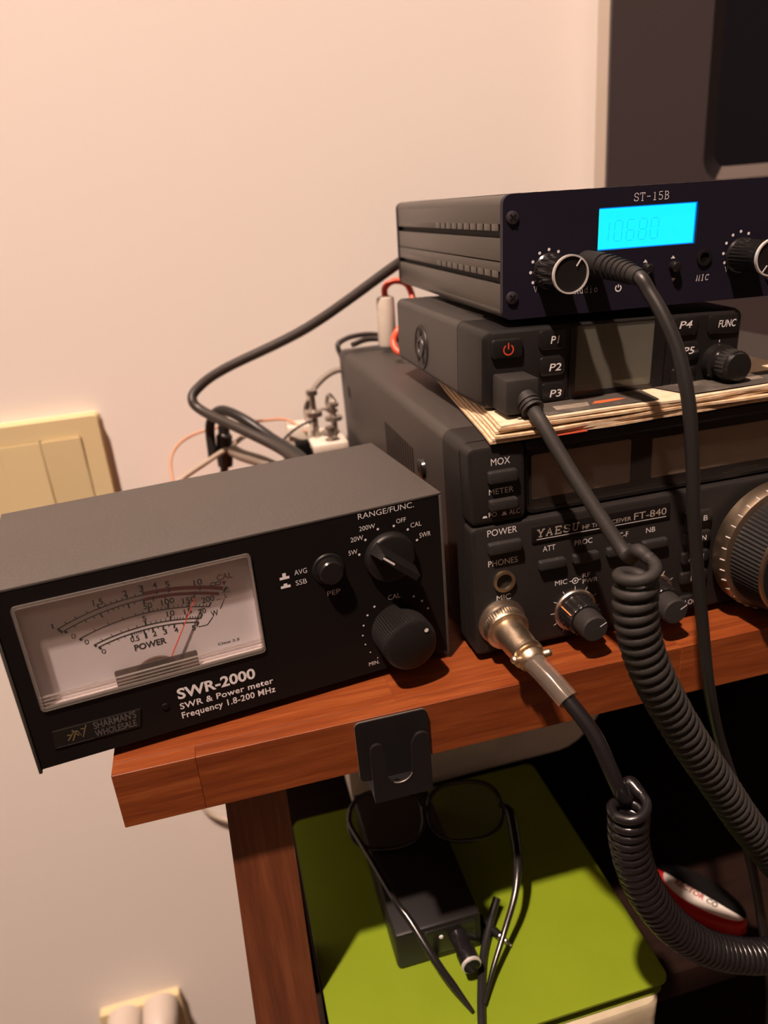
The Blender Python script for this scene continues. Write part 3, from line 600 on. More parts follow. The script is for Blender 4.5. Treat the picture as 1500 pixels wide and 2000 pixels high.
# ================================================================== MOBILE RADIO
def mobile_radio():
    t = thing('mobile_radio', 'black mobile radio with P1 to P3 keys, lying on the newspaper', 'radio', (0.16289, 0.04124, 0.1040), yaw=-0.0054, roll=0.0328)
    W, H, D = 118.8, 32.4, 128.8
    bm = new_bm(); o = rr_outline(0, W, 0, H, 3.2, 6); i = rr_outline(.6, W-.6, .4, H-.6, 3, 6)
    loft(bm, [[(x, 28, z) for x, z in o], [(x, D-1, z) for x, z in o], [(x, D, z) for x, z in i]]); obj('body', bm, 'radio_case', t)
    bm = new_bm(); o2 = rr_outline(2.2, W-2.2, 1.2, H-2.0, 3.6, 6); o1 = rr_outline(.4, W-.4, .2, H-.4, 3.6, 6)
    loft(bm, [[(x, 0, z) for x, z in o2], [(x, 1.0, z) for x, z in rr_outline(1.0, W-1.0, .5, H-.8, 3.8, 6)], [(x, 3.5, z) for x, z in o1], [(x, 27.4, z) for x, z in o]]); obj('front_shell', bm, 'black_plastic', t)
    for x in range(14, 112, 8): B1('cooling_fin', 'radio_case', t, lambda bm: box(bm, x, x+2.2, 34, D-6, H-.4, H+.7, .3))
    # round boss on the side
    b = B1('side_emblem', 'black_plastic', t, lambda bm: lathe(bm, [(11, -.2), (10.8, .5), (9.8, .5), (9.6, .2)], (0, 83, 13.3), (-1, 0, 0), 36))
    B1('emblem_ring', 'radio_case', b, lambda bm: lathe(bm, [(5.2, -.2), (4.8, .9), (3.2, .9), (3.0, .4)], (0, 83, 13.3), (-1, 0, 0), 28))
    for q in range(5):
        a = math.radians(20+72*q); B1('emblem_hole', 'black_panel', b, lambda bm: lathe(bm, [(2.0, .2), (1.9, .45)], (0, 83+7.4*math.cos(a), 13.3+7.4*math.sin(a)), (-1, 0, 0), 14))
    # power key
    k = B1('power_key', 'black_plastic', t, lambda bm: rbox(bm, 4.3, 17.4, 20.6, 28.3, 1.6, -1.6, 1, .7))
    flat('power_symbol', 'red_print', k, lambda bm: (ribbon(bm, _arc(11.2, 24.2, 2.0, 2.0, 125, 415, 22), .55, -1.68), ribbon(bm, [(11.2, 24.4), (11.2, 26.9)], .55, -1.68)))
    # function keys
    for nm, x0, x1, z0, z1, s, tx, tz, tw in (('k', 24.6, 35.9, 22.4, 30.3, 'P1', 29.4, 24.9, 3.8), ('k', 25.0, 36.2, 11.8, 19.6, 'P2', 29.1, 13.9, 5.3), ('k', 26.2, 36.6, 1.6, 9.0, 'P3', 29.7, 3.1, 5.3),
                                              ('k', 84.0, 95.8, 22.8, 30.6, 'P4', 87.0, 27.0-1.0, 6.0), ('k', 86.2, 97.6, 12.2, 20.2, 'P5', 90.0, 15.1, 5.2), ('k', 85.6, 97.2, 1.8, 9.4, 'P6', 89.0, 4.2, 5.2), ('k', 101, 116.2, 22.2, 30.4, 'FUNC', 105.5, 25.0, 8.4)):
        kk = B1('function_key', 'black_plastic_gloss', t, lambda bm: rbox(bm, x0, x1, z0, z1, 1.8, -1.0, 1, .6))
        text(s, tx, tz, tw, 2.9, 'print_white', kk, -1.1, .01, .15)
    # display
    B1('display_bezel', 'black_plastic_gloss', t, lambda bm: frame(bm, rr_outline(38.2, 81.2, .9, 31.2, 1.6), rr_outline(40.9, 75.8, 4.1, 30.9, .8), -.9, 1))
    B1('display', 'lcd_grey', t, lambda bm: rbox(bm, 40.7, 76, 3.9, 31.0, .8, -.3, .6))
    B1('display_glass', 'lens_glass', t, lambda bm: rbox(bm, 41, 75.7, 4.2, 30.7, .8, -.75, -.6))
    # knob
    k = B1('channel_knob', 'black_plastic_gloss', t, lambda bm: lathe(bm, [(7.8, 0), (7.6, 4), (6.4, 4.5), (6.2, 6.2), (6.6, 7.0), (6.4, 13.0), (5.6, 14.4), (.1, 14.8)], (107.6, 0, 10.4), seg=32, ridges=None))
    B1('knob_grip', 'rubber_matte', k, lambda bm: lathe(bm, [(6.75, 7.4), (6.7, 12.6)], (107.6, 0, 10.4), seg=48, ridges=(0, 1, .3)))
    flat('knob_mark', 'print_grey', k, lambda bm: ribbon(bm, [(107.6, 18.6), (107.6, 19.6)], .4, -.1))
mobile_radio()

# ================================================================== FM TRANSMITTER
def fm_transmitter():
    t = thing('fm_transmitter', 'black aluminium transmitter box with glowing cyan display, topmost of the stack', 'transmitter', (0.17461, 0.04342, 0.1390), yaw=-0.0375, roll=0.0215)
    W, H, D = 120.0, 45.3, 180.0
    B1('core', 'black_panel', t, lambda bm: box(bm, 2.2, W-2.2, 3, D-1, 1.2, H-1.2))
    for x0, x1 in ((0, 2.3), (W-2.3, W)):
        for za, zb in ((3.2, 13.0), (17.7, 21.2), (21.6, 30.0), (35.0, 42.0)):
            B1('side_panel', 'anodised_black', t, lambda bm: box(bm, x0, x1, 3, D-3, za, zb, .25))
    # toothed strips above each groove
    for zc in (32.6, 15.9-.6):
        for s in (0, 1):
            x0, x1 = (0, 2.3) if not s else (W-2.3, W)
            B1('vent_strip', 'anodised_black', t, lambda bm: box(bm, x0, x1, 94, D-3, zc, zc+2.6, .1))
            for q in range(10):
                y = 4.5+q*9.0
                B1('vent_tooth', 'anodised_black', t, lambda bm: box(bm, x0, x1, y+1.6, y+9.0, zc, zc+2.6, .1))
    B1('top_panel', 'anodised_black', t, lambda bm: (rbox(bm, 0, W, 42.0-3, H, 3.0, 3, D-3), [box(bm, 6+q*7, 8+q*7, 3.2, D-3.2, H-.2, H+.35) for q in range(16)]))
    B1('bottom_panel', 'anodised_black', t, lambda bm: rbox(bm, 0, W, 0, 6.0, 2.6, 3, D-3))
    for y0, y1, nm in ((0, 3.0, 'front_panel'), (D-3, D, 'rear_panel')):
        bm = new_bm(); o = rr_outline(-.3, W+.3, -.3, H+.2, 3.6, 6)
        i = rr_outline(38.6, 80.9, 22.9, 38.4, .3, 6)
        if y0 == 0: frame(bm, o, i, y0, y1)
        else: plate(bm, o, y0, y1)
        obj(nm, bm, 'st_front', t)
    for x in (15, 105):
        for y in (16, 120): B1('rubber_foot', 'rubber', t, lambda bm: lathe(bm, [(4, 0), (3.6, 1.2)], (x, y, -.05), (0, 0, -1), 14))
    # screws with cross recess
    for x in (3.4, W-3.4):
        for z in (37.2, 8.0):
            s = B1('panel_screw', 'screw_dark', t, lambda bm: lathe(bm, [(2.5, 0), (2.3, .7), (1.2, 1.1), (.1, 1.15)], (x, 0, z), seg=24))
            flat('cross_recess', 'black_panel', s, lambda bm: (ribbon(bm, [(x-1.1, z-1.1), (x+1.1, z+1.1)], .7, -1.2), ribbon(bm, [(x-1.1, z+1.1), (x+1.1, z-1.1)], .7, -1.21)))
    # lcd
    l = B1('display', 'lcd_cyan', t, lambda bm: box(bm, 39.0, 80.5, 1.6, 2.4, 23.3, 38.0))
    B1('display_edge_glow', 'lcd_edge_glow', t, lambda bm: frame(bm, rr_outline(38.5, 81, 22.8, 38.5, .2), rr_outline(39.0, 80.5, 23.3, 38.0, .2), 1.2, 2.2))
    SEG = {'0': 'abcdef', '1': 'bc', '6': 'acdefg', '8': 'abcdefg'}
    def digits(bm):
        h, w, sl = 7.6, 3.2, .14
        for ch, x in zip('10680', (41.6, 46.0, 51.2, 56.4, 61.4)):
            P = {'a': ((.4, h), (w-.4, h)), 'g': ((.4, h/2), (w-.4, h/2)), 'd': ((.4, 0), (w-.4, 0)), 'f': ((0, h/2+.4), (0, h-.4)), 'e': ((0, .4), (0, h/2-.4)), 'b': ((w, h/2+.4), (w, h-.4)), 'c': ((w, .4), (w, h/2-.4))}
            for s in SEG[ch]:
                (a, b), (c, d) = P[s]; ribbon(bm, [(x+a-.4*0+sl*b*.4-1.2*(ch == '1'), 25.9+b), (x+c+sl*d*.4-1.2*(ch == '1'), 25.9+d)], .42, 1.54)
    flat('digits', 'lcd_segment', l, digits)
    # knobs
    for cx, ang in ((18.6, 35), (101.2, 215)):
        cz = 17.0
        k = B1('volume_knob', 'black_plastic_gloss', t, lambda bm: lathe(bm, [(6.9, .8), (6.9, 1.4), (6.4, 2), (6.2, 15.5), (6.9, 17), (6.9, 19.0)], (cx, 0, cz), seg=60, ridges=(2, 3, .3)))
        B1('chrome_rim', 'chrome', k, lambda bm: frame(bm, [(cx+6.95*math.cos(2*math.pi*q/48), cz+6.95*math.sin(2*math.pi*q/48)) for q in range(48)], [(cx+6.35*math.cos(2*math.pi*q/48), cz+6.35*math.sin(2*math.pi*q/48)) for q in range(48)], -19.9, -18.6))
        B1('knob_cap', 'black_plastic', k, lambda bm: lathe(bm, [(6.4, 18.4), (6.4, 19.4), (.1, 19.3)], (cx, 0, cz), seg=40))
        a = math.radians(ang); flat('pointer_line', 'print_white', k, lambda bm: ribbon(bm, [(cx+3.4*math.sin(a), cz+3.4*math.cos(a)), (cx+6.4*math.sin(a), cz+6.4*math.cos(a))], .55, -19.95))
    def dd(bm):
        for x, z in ((11.0, 16.9), (11.9, 20.8), (14.6, 23.8), (18.4, 24.9), (22.3, 23.9), (12.0, 13.1), (94.8, 14.5), (93.8, 18.1), (94.7, 22.0), (97.3, 24.9), (100.7, 26.1), (104.3, 25.1)): disc(bm, x, z, .6)
    flat('scale_dots', 'print_grey', t, dd)
    serif('V', 12.4, 9.4, 1.5, 2.1, 'print_grey', t, sw=.1); serif('V', 95.2, 10.8, 1.5, 2.1, 'print_grey', t, sw=.1)
    serif('Audio', 29.6, 7.5, 9.8, 2.4, 'print_grey', t, sw=.09); serif('MIC', 82.5, 8.3, 5.6, 2.2, 'print_grey', t, sw=.11, slant=.1)
    serif('ST-15B', 52.8, 40.1, 14.8, 2.8, 'print_grey', t, sw=.085)
    flat('power_symbol', 'print_grey', t, lambda bm: (ribbon(bm, _arc(48.3, 8.2, 1.2, 1.2, 125, 415, 20), .5), ribbon(bm, [(48.3, 8.4), (48.3, 9.7)], .45)))
    flat('arrows', 'print_grey', t, lambda bm: (poly(bm, [(58.4, 17.1), (60.4, 17.1), (59.4, 18.4)]), poly(bm, [(70.4, 17.8), (72.4, 17.8), (71.4, 19.0)]), poly(bm, [(71.4, 10.2), (73.2, 10.2), (72.3, 8.9)])))
    for x in (60.2, 72.0):
        B1('tuning_button', 'black_plastic_gloss', t, lambda bm: lathe(bm, [(2.2, 0), (2.0, 2.4), (1.4, 2.9), (.1, 3.0)], (x, 0, 14.8), seg=20))
    j = B1('microphone_jack', 'black_plastic_gloss', t, lambda bm: frame(bm, [(85.2+3.2*math.cos(2*math.pi*q/28), 17.2+3.2*math.sin(2*math.pi*q/28)) for q in range(28)], [(85.2+2.0*math.cos(2*math.pi*q/28), 17.2+2.0*math.sin(2*math.pi*q/28)) for q in range(28)], -.7, .2))
    B1('jack_bore', 'box_dark', j, lambda bm: lathe(bm, [(2.0, -.1), (2.0, .05)], (85.2, 0, 17.2), seg=20))
fm_transmitter()

# ================================================================== NEWSPAPER
def newspaper():
    t = thing('newspaper', 'folded yellowed newspaper under the mobile radio', 'newspaper', (0.16, 0.02, 0.0966))
    rnd = random.Random(3)
    # left and front edges of the sheets (mm, local): stack about 7 mm, slightly fanned
    for k in range(6):
        z0 = 0.25+k*1.15; ph = rnd.uniform(0, 6); fr = rnd.uniform(-1.2, 1.0)+(k-3)*.2; lf = -1.5+k*.9
        bm = new_bm(); NX = 40
        rows = []
        for j, (yy, lx) in enumerate(((fr, lf), (fr+14, lf+2.2), (90, lf+12), (128, lf+18))):
            row = []
            for i in range(NX+1):
                u = i/NX; x = lx+(150-lx)*u
                wob = (.45*math.sin(9*u+ph)+.35*math.sin(23*u+ph*2)) if j == 0 else (.25*math.sin(7*u+ph) if j == 1 else 0)
                wz = .28*math.sin(8*u+ph)*(1 if j == 0 else .2) if k > 1 else 0
                row.append((x, yy+wob, z0+min(max(wz, -.25), .3)))
            rows.append(row)
        vt = [[bm.verts.new((x, y, z+.85)) for x, y, z in r] for r in rows]; vb = [[bm.verts.new((x, y, z-.1)) for x, y, z in r] for r in rows]
        for a, b in zip(vt, vt[1:]):
            for i in range(NX): bm.faces.new((a[i], a[i+1], b[i+1], b[i]))
        for a, b in zip(vb, vb[1:]):
            for i in range(NX): bm.faces.new((a[i+1], a[i], b[i], b[i+1]))
        for i in range(NX):
            bm.faces.new((vb[0][i], vb[0][i+1], vt[0][i+1], vt[0][i])); bm.faces.new((vb[-1][i+1], vb[-1][i], vt[-1][i], vt[-1][i+1]))
        for j in range(3):
            bm.faces.new((vb[j+1][0], vb[j][0], vt[j][0], vt[j+1][0])); bm.faces.new((vb[j][-1], vb[j+1][-1], vt[j+1][-1], vt[j][-1]))
        obj('sheet', bm, 'newsprint' if k % 2 else 'newsprint_edge', t)
    def pr(nm, m, polys, z=7.28):
        bm = new_bm()
        for p in polys:
            n = max(2, 1)
            bm.faces.new([bm.verts.new((x, y, z)) for x, y in p])
        obj(nm, bm, m, t, smooth=None)
    pr('printed_photo', 'news_dark', [[(24, 3.0), (72, 2.4), (74, 20), (20, 20)], [(86, 2.6), (149, 2.0), (149, 20), (80, 20)]])
    pr('printed_headline', 'news_dark', [[(10, 9), (16, 8.5), (17, 12), (11, 13)]], 7.30)
    pr('printed_block', 'news_mid', [[(30, 8), (44, 7.5), (46, 13), (31, 14)], [(118, 10), (126, 9.5), (127, 14), (119, 14)], [(134, 12), (140, 11.6), (141, 13), (135, 13.6)], [(12, 4), (18, 3.6), (18.5, 6), (12.5, 6.4)]], 7.32)
    pr('printed_spot', 'news_orange', [[(46, 9.5), (50, 8.6), (58, 9.2), (62, 10.6), (58, 12.2), (49, 12.4)]], 7.34)
    bm = new_bm(); box(bm, 22, 38, -2.6, 4, .1, .5, .1); obj('red_flap', bm, 'news_red', t)
newspaper()

# ================================================================== CORDS IN FRONT
def cord_radio():
    t = thing('coiled_cable', 'matte black coiled cord plugged into the mobile radio', 'cord', (0.1677, 0.0387, 0.1044))
    M = lambda pts: [Vector(p)-Vector((0.1677, 0.0387, 0.1044)) for p in pts]
    # modular plug in the radio's frame
    def rp(x, y, z):
        R = Matrix.Rotation(-0.0054, 3, 'Z') @ Matrix.Rotation(0.0328, 3, 'Y'); return R @ Vector((x*.001, y*.001, z*.001)) + Vector((0.16289, 0.04124, 0.1040))-Vector((0.1677, 0.0387, 0.1044))
    def blk(bm, x0, x1, y0, y1, z0, z1, bev):
        b2 = bmesh.new(); box(b2, x0, x1, y0, y1, z0, z1, bev)
        for v in b2.verts: v.co = rp(*v.co)
        me = bpy.data.meshes.new('x'); b2.to_mesh(me); b2.free(); bm.from_mesh(me); bpy.data.meshes.remove(me)
    bm = new_bm(); blk(bm, 4.6, 18.2, -15.6, -1.1, 1.4, 15.2, .9); obj('plug', bm, 'rubber_matte', t, 1.0)
    s0 = rp(13.4, -15.2, 6.6)
    A = M([(0.1779, 0.0150, 0.1030), (0.1842, 0.0020, 0.0856), (0.1905, -0.0100, 0.0705), (0.1944, -0.0200, 0.0606)])
    d = (A[0]-s0).normalized()
    bm = new_bm(); tube(bm, [s0-d*.002, s0+d*.0055], .0040, 20, 2, False); obj('strain_relief', bm, 'rubber_matte', t, 1.0)
    for q in range(3):
        bm = new_bm(); tube(bm, [s0+d*(.0006+q*.0019), s0+d*(.0016+q*.0019)], .0045, 20, 2, False); obj('relief_ring', bm, 'rubber_matte', t, 1.0)
    ax = M([(0.1883, -0.0360, 0.0622), (0.1884, -0.0360, 0.0503), (0.1912, -0.0360, 0.0351), (0.1973, -0.0360, 0.0184), (0.2071, -0.0350, -0.0009), (0.2190, -0.0340, -0.0220), (0.2329, -0.0330, -0.0450), (0.2481, -0.0320, -0.0701), (0.2660, -0.0300, -0.0973), (0.2868, -0.0300, -0.1286)])
    cp = coil_pts(ax, .0057, .0043, 20, phase=COILA)
    bm = new_bm(); tube(bm, cp, .0022, 8, 1, False); obj('coil', bm, 'rubber_matte', t, 1.0, 60)
    bm = new_bm(); tube(bm, [cp[-2], cp[-1]]+M([(0.303, -0.026, -0.158), (0.319, -0.024, -0.25), (0.325, -0.024, -0.50), (0.33, -0.026, -0.7485)]), .0022, 10, 10); obj('tail_cable', bm, 'rubber_matte', t, 1.0, 60)
    bm = new_bm(); tube(bm, [s0+d*.004]+A+[cp[0]-(cp[1]-cp[0]).normalized()*.004, cp[0], cp[1]], [.0029, .0028, .0026, .0023], 12, 10); obj('straight_cable', bm, 'rubber_matte', t, 1.0, 60)
COILA = -0.5
cord_radio()
def cord_ft():
    o = Vector((0.1612, 0.0197, 0.0184))
    t = thing('coiled_cable', 'glossy black coiled cord with metal plug in the transceiver', 'cord', o)
    P = lambda x, y, z: Vector((0.14884+x*.001, 0.0197+y*.001, 0.00597+z*.001))-o
    def seg(nm, m, a, b, prof, sg=48, ridges=None):
        d = (b-a); L = d.length; bm = new_bm(); lathe(bm, [(r, h*L) for r, h in prof], a, d.normalized(), sg, ridges); return obj(nm, bm, m, t, 1.0)
    a = P(12.3, -3.0, 12.4); b = P(12.2, -8.5, 11.9); c = P(13.4, -22.5, 10.6); d = P(14.2, -28.5, 9.2); e = P(20.4, -45.0, 1.4)
    seg('knurled_ring', 'nickel_worn', a, b, [(.0088, 0), (.0094, .08), (.0094, .8), (.0088, .92), (.0070, 1)], 96, (1, 2, .00035))
    seg('plug_body', 'nickel_worn', b, c, [(.0067, -.1), (.0066, .6), (.0060, 1)], 40)
    seg('plug_collar', 'nickel_worn', c, c+(c-b).normalized()*.0024, [(.0060, 0), (.0066, .2), (.0066, .8), (.0058, 1)], 40)
    cl = seg('cable_clamp', 'nickel_worn', c+(c-b).normalized()*.0024, d, [(.0050, 0), (.0056, .15), (.0056, .7), (.0048, 1)], 32)
    for s in (-1, 1):
        m_ = (c+d)*.5+Vector((s*.0056, -.001, .001)); bm = new_bm(); lathe(bm, [(.0016, 0), (.0016, .0022), (.001, .003)], m_, (s, -.3, .3), 12); obj('clamp_screw', bm, 'nickel_worn', cl, 1.0)
    bm = new_bm(); tube(bm, [d-(e-d)*.1, d.lerp(e, .4)+Vector((0, 0, .0006)), e], .0045, 20, 8); obj('clear_sleeve', bm, 'sleeve_clear', t, 1.0, label='clear plastic sleeve')
    pts = [Vector(p)-o for p in ((0.1749, -0.0350, -0.0027), (0.1787, -0.0420, -0.0160), (0.1825, -0.0450, -0.0262))]
    ax = [Vector(p)-o for p in ((0.1813, -0.0500, -0.0262), (0.1821, -0.0500, -0.0418), (0.1862, -0.0500, -0.0588), (0.1940, -0.0500, -0.0781), (0.2072, -0.0480, -0.1005), (0.2250, -0.0460, -0.1216), (0.2439, -0.0440, -0.1366), (0.2628, -0.0420, -0.1471), (0.2846, -0.0400, -0.1530))]
    cp = coil_pts(ax, .0058, .0038, 20, phase=COILB)
    bm = new_bm(); tube(bm, cp, .00195, 8, 1, False); obj('coil', bm, 'rubber_gloss', t, 1.0, 60)
    bm = new_bm(); tube(bm, [cp[-2], cp[-1]]+[Vector(p)-o for p in ((0.310, -0.046, -0.157), (0.334, -0.046, -0.20), (0.345, -0.046, -0.40), (0.35, -0.048, -0.60), (0.352, -0.048, -0.7485))], .0020, 10, 10); obj('tail_cable', bm, 'rubber_gloss', t, 1.0, 60)
    bm = new_bm(); tube(bm, [d-(e-d)*.1, d.lerp(e, .5)+Vector((0, 0, .0006)), e]+pts+[cp[0]-(cp[1]-cp[0]).normalized()*.004, cp[0], cp[1]], [.0030, .0030, .0030, .0028, .0020], 14, 10); obj('straight_cable', bm, 'rubber_gloss', t, 1.0, 60)
COILB = -0.5
cord_ft()
def audio_cable():
    Rm = Matrix.Rotation(-0.0375, 3, 'Z') @ Matrix.Rotation(0.0215, 3, 'Y'); O = Vector((0.17461, 0.04342, 0.1390))
    w = lambda x, y, z: Rm @ Vector((x*.001, y*.001, z*.001)) + O
    o = w(34, -1, 19); t = thing('audio_cable', 'thin black audio cable hanging from the transmitter front', 'cable', o)
    Q = [w(34, -.4, 19)-o, w(34.4, -14, 18.6)-o, w(35.5, -26, 17.4)-o, w(36.6, -36, 15.8)-o]
    bm = new_bm(); tube(bm, Q[:2], [.0046, .0048, .0046], 20, 3, False); obj('plug', bm, 'rubber', t, 1.0)
    bm = new_bm(); tube(bm, Q[1:], [.0041, .0036, .0029], 20, 8); obj('strain_relief', bm, 'rubber', t, 1.0)
    sp = smooth_path(Q[1:], 12)
    for q in range(6):
        k = 3+q*3; bm = new_bm(); tube(bm, [sp[k], sp[k+1]], .0046-.0002*q, 18, 2, False); obj('relief_ring', bm, 'rubber', t, 1.0)
    Cc = [(0.2118, 0.0020, 0.1492), (0.2142, -0.0040, 0.1409), (0.2167, -0.0100, 0.1292), (0.2183, -0.0150, 0.1139), (0.2193, -0.0180, 0.0959), (0.2206, -0.0200, 0.0730), (0.2238, -0.0210, 0.0478), (0.2284, -0.0220, 0.0181), (0.2327, -0.0225, -0.0056), (0.2414, -0.0200, -0.0328), (0.2535, -0.0190, -0.0650), (0.2640, -0.0180, -0.0995), (0.2770, -0.0180, -0.1470), (0.2930, -0.0180, -0.2170), (0.300, -0.018, -0.30), (0.302, -0.018, -0.36)]
    bm = new_bm(); tube(bm, [Q[-2], Q[-1]]+[Vector(p)-o for p in Cc], [.0025, .00245, .0024, .0023, .0023, .0023], 14, 10); obj('cable', bm, 'cable_black', t, 1.0, 60)
audio_cable()

# ================================================================== MICROPHONE HANGER
def hanger():
    t = thing('microphone_hanger', 'black metal microphone hanger clip on the shelf front edge', 'hook', (0.0910, 0, 0))
    # back plate, mm local; x 0..29.5
    bm = new_bm(); plate(bm, rr_outline(0, 29.4, -29.0, -.6, 2.2), -1.6, -.05); obj('back_plate', bm, 'hook_black', t)
    bm = new_bm(); frame(bm, rr_outline(-.05, 29.45, -29.05, -.55, 2.2), rr_outline(.25, 29.15, -28.75, -.85, 2.0), -1.0, -.4); obj('bare_edge', bm, 'steel_edge', t)
    bm = new_bm(); box(bm, 3.2, 26.6, -11.8, -.2, -30.8, -29.2, .3); obj('bottom_plate', bm, 'hook_black', t)
    def U(z_top, grow=0):
        p = [(3.2, -30.6), (26.8, -30.6)]
        rt = z_top
        p += [(26.8, rt-3)] + [(23.6+3.2*math.cos(math.radians(a)), rt-3.2+3.2*math.sin(math.radians(a))) for a in range(15, 166, 15)] + [(19.6, rt-4.5)]
        p += [(14.0+5.2*math.cos(math.radians(a)), -18.0+5.2*math.sin(math.radians(a))) for a in range(0, -181, -15)]
        p += [(8.8, rt-5)]+[(6.0+2.6*math.cos(math.radians(a)), rt-3.6+2.6*math.sin(math.radians(a))) for a in range(15, 166, 15)] + [(3.2, rt-5)]
        return p
    bm = new_bm(); u = U(-2.0); plate(bm, u, -13.0, -11.6); obj('fork_plate', bm, 'hook_black', t)
    bm = new_bm(); tube(bm, [(14.0+5.2*math.cos(math.radians(a)), -12.9, -18.0+5.2*math.sin(math.radians(a))) for a in range(-20, -121, -10)], .28, 6, 1, False); obj('bare_edge', bm, 'steel_edge', t)
hanger()

# ================================================================== TELEVISION
def television():
    t = thing('television', 'dark grey framed television standing behind the radio stack', 'television', (0.357, 0.290, 0.0))
    z0, z1, w = 14.0, 520.0, 560.0
    o = rr_outline(0, w, z0, z1, 6, 6); i = rr_outline(77, w-77, 180.5, z1-60, 16, 6); i2 = rr_outline(92, w-92, 190, z1-75, 10, 6)
    bm = new_bm(); frame(bm, o, i, 0, 3.0); obj('frame', bm, 'tv_frame', t)
    bm = new_bm(); n = len(i)
    va = [bm.verts.new((x, .3, z)) for x, z in i]; vb = [bm.verts.new((x, 8, z)) for x, z in i2]
    for k in range(n):
        if i[k][1] > 182 or i[(k+1) % n][1] > 182: bm.faces.new((va[k], va[(k+1) % n], vb[(k+1) % n], vb[k]))
    obj('inner_bevel', bm, 'tv_inner_shaded', t)
    bm = new_bm()
    for k in range(n):
        k2 = (k+1) % n
        if i[k][1] <= 182 and i[k2][1] <= 182: bm.faces.new([bm.verts.new((i[k][0], .3, i[k][1])), bm.verts.new((i[k2][0], .3, i[k2][1])), bm.verts.new((i2[k2][0], 8, i2[k2][1])), bm.verts.new((i2[k][0], 8, i2[k][1]))])
    bmesh.ops.remove_doubles(bm, verts=bm.verts, dist=.01); obj('bottom_lip', bm, 'tv_lip_lit', t, label='lower inner lip painted paler as if lit')
    bm = new_bm(); plate(bm, rr_outline(88, w-88, 186, z1-70, 6), 7.5, 9.5); obj('screen', bm, 'tv_screen', t)
    bm = new_bm(); rbox(bm, .6, w-.6, z0+.6, z1-.6, 6, 9.6, 20); frame(bm, rr_outline(.6, w-.6, z0+.6, z1-.6, 6, 6), rr_outline(4, w-4, z0+4, z1-4, 5, 6), 3.0, 9.6); obj('shell', bm, 'tv_shell', t, label='beige rear casing')
    bm = new_bm(); rbox(bm, w/2-120, w/2+120, 0, 10, 3, -2, 22, 2); obj('foot', bm, 'tv_frame', t)
television()

# ================================================================== WALL SWITCH AND SOCKET
def wall_items():
    t = thing('light_switch', 'cream double rocker light switch on the wall', 'light switch', (-0.1035, 0.32, -0.0170))
    bm = new_bm(); frame(bm, rr_outline(0, 81, 0, 81, 2.5), rr_outline(13, 68, 13, 68, 1), -8.5, 0); obj('frame_plate', bm, 'switch_cream', t)
    bm = new_bm(); rbox(bm, -1.2, 82.2, -1.2, 82.2, 3, -3.2, 0, 1.2); obj('backing', bm, 'switch_cream', t)
    for x0, tl in ((13.4, 1), (40.7, -1)):
        bm = new_bm(); x1 = x0+26.9
        v = [(x0, -10.2 if tl > 0 else -9.0, 13.4), (x1, -10.2 if tl > 0 else -9.0, 13.4), (x1, -9.6 if tl > 0 else -10.4, 67.6), (x0, -9.6 if tl > 0 else -10.4, 67.6)]
        loft(bm, [v, [(a, -3.5, c) for a, b, c in v]]); bmesh.ops.bevel(bm, geom=list(bm.edges), offset=.5, segments=2, affect='EDGES'); obj('rocker', bm, 'switch_cream', t)
    s = thing('wall_socket', 'cream wall socket low down with two white plugs in it', 'socket', (-0.1470, 0.32, -0.5990), roll=0.0)
    bm = new_bm(); frame(bm, rr_outline(0, 76, 0, 80, 2.5), rr_outline(10, 66, 12, 68, 1), -8.5, 0); obj('frame_plate', bm, 'switch_cream', s)
    bm = new_bm(); box(bm, 9, 67, -6, 0, 11, 69, .5); obj('insert', bm, 'switch_cream', s)
    for x, z, lab in ((-0.1245, -0.552, 'white round plug, further left in the low wall socket'), (-0.0905, -0.549, 'white round plug nearer the shelf leg in the wall socket')):
        p = thing('power_plug', lab, 'plug', (x, 0.312, z), group='plugs in the low wall socket')
        bm = new_bm(); lathe(bm, [(17.0, 0), (16.6, 16), (15.4, 26), (11, 34), (6, 36)], (0, 0, 22), seg=36); obj('body', bm, 'plug_white', p)
        bm = new_bm(); tube(bm, [(0, -32, 20), (0, -40, 6), (2, -38, -60), (6, -30, -180), (8, -24, -300)], 3.2, 10, 8); obj('cable', bm, 'plug_white', p)
wall_items()

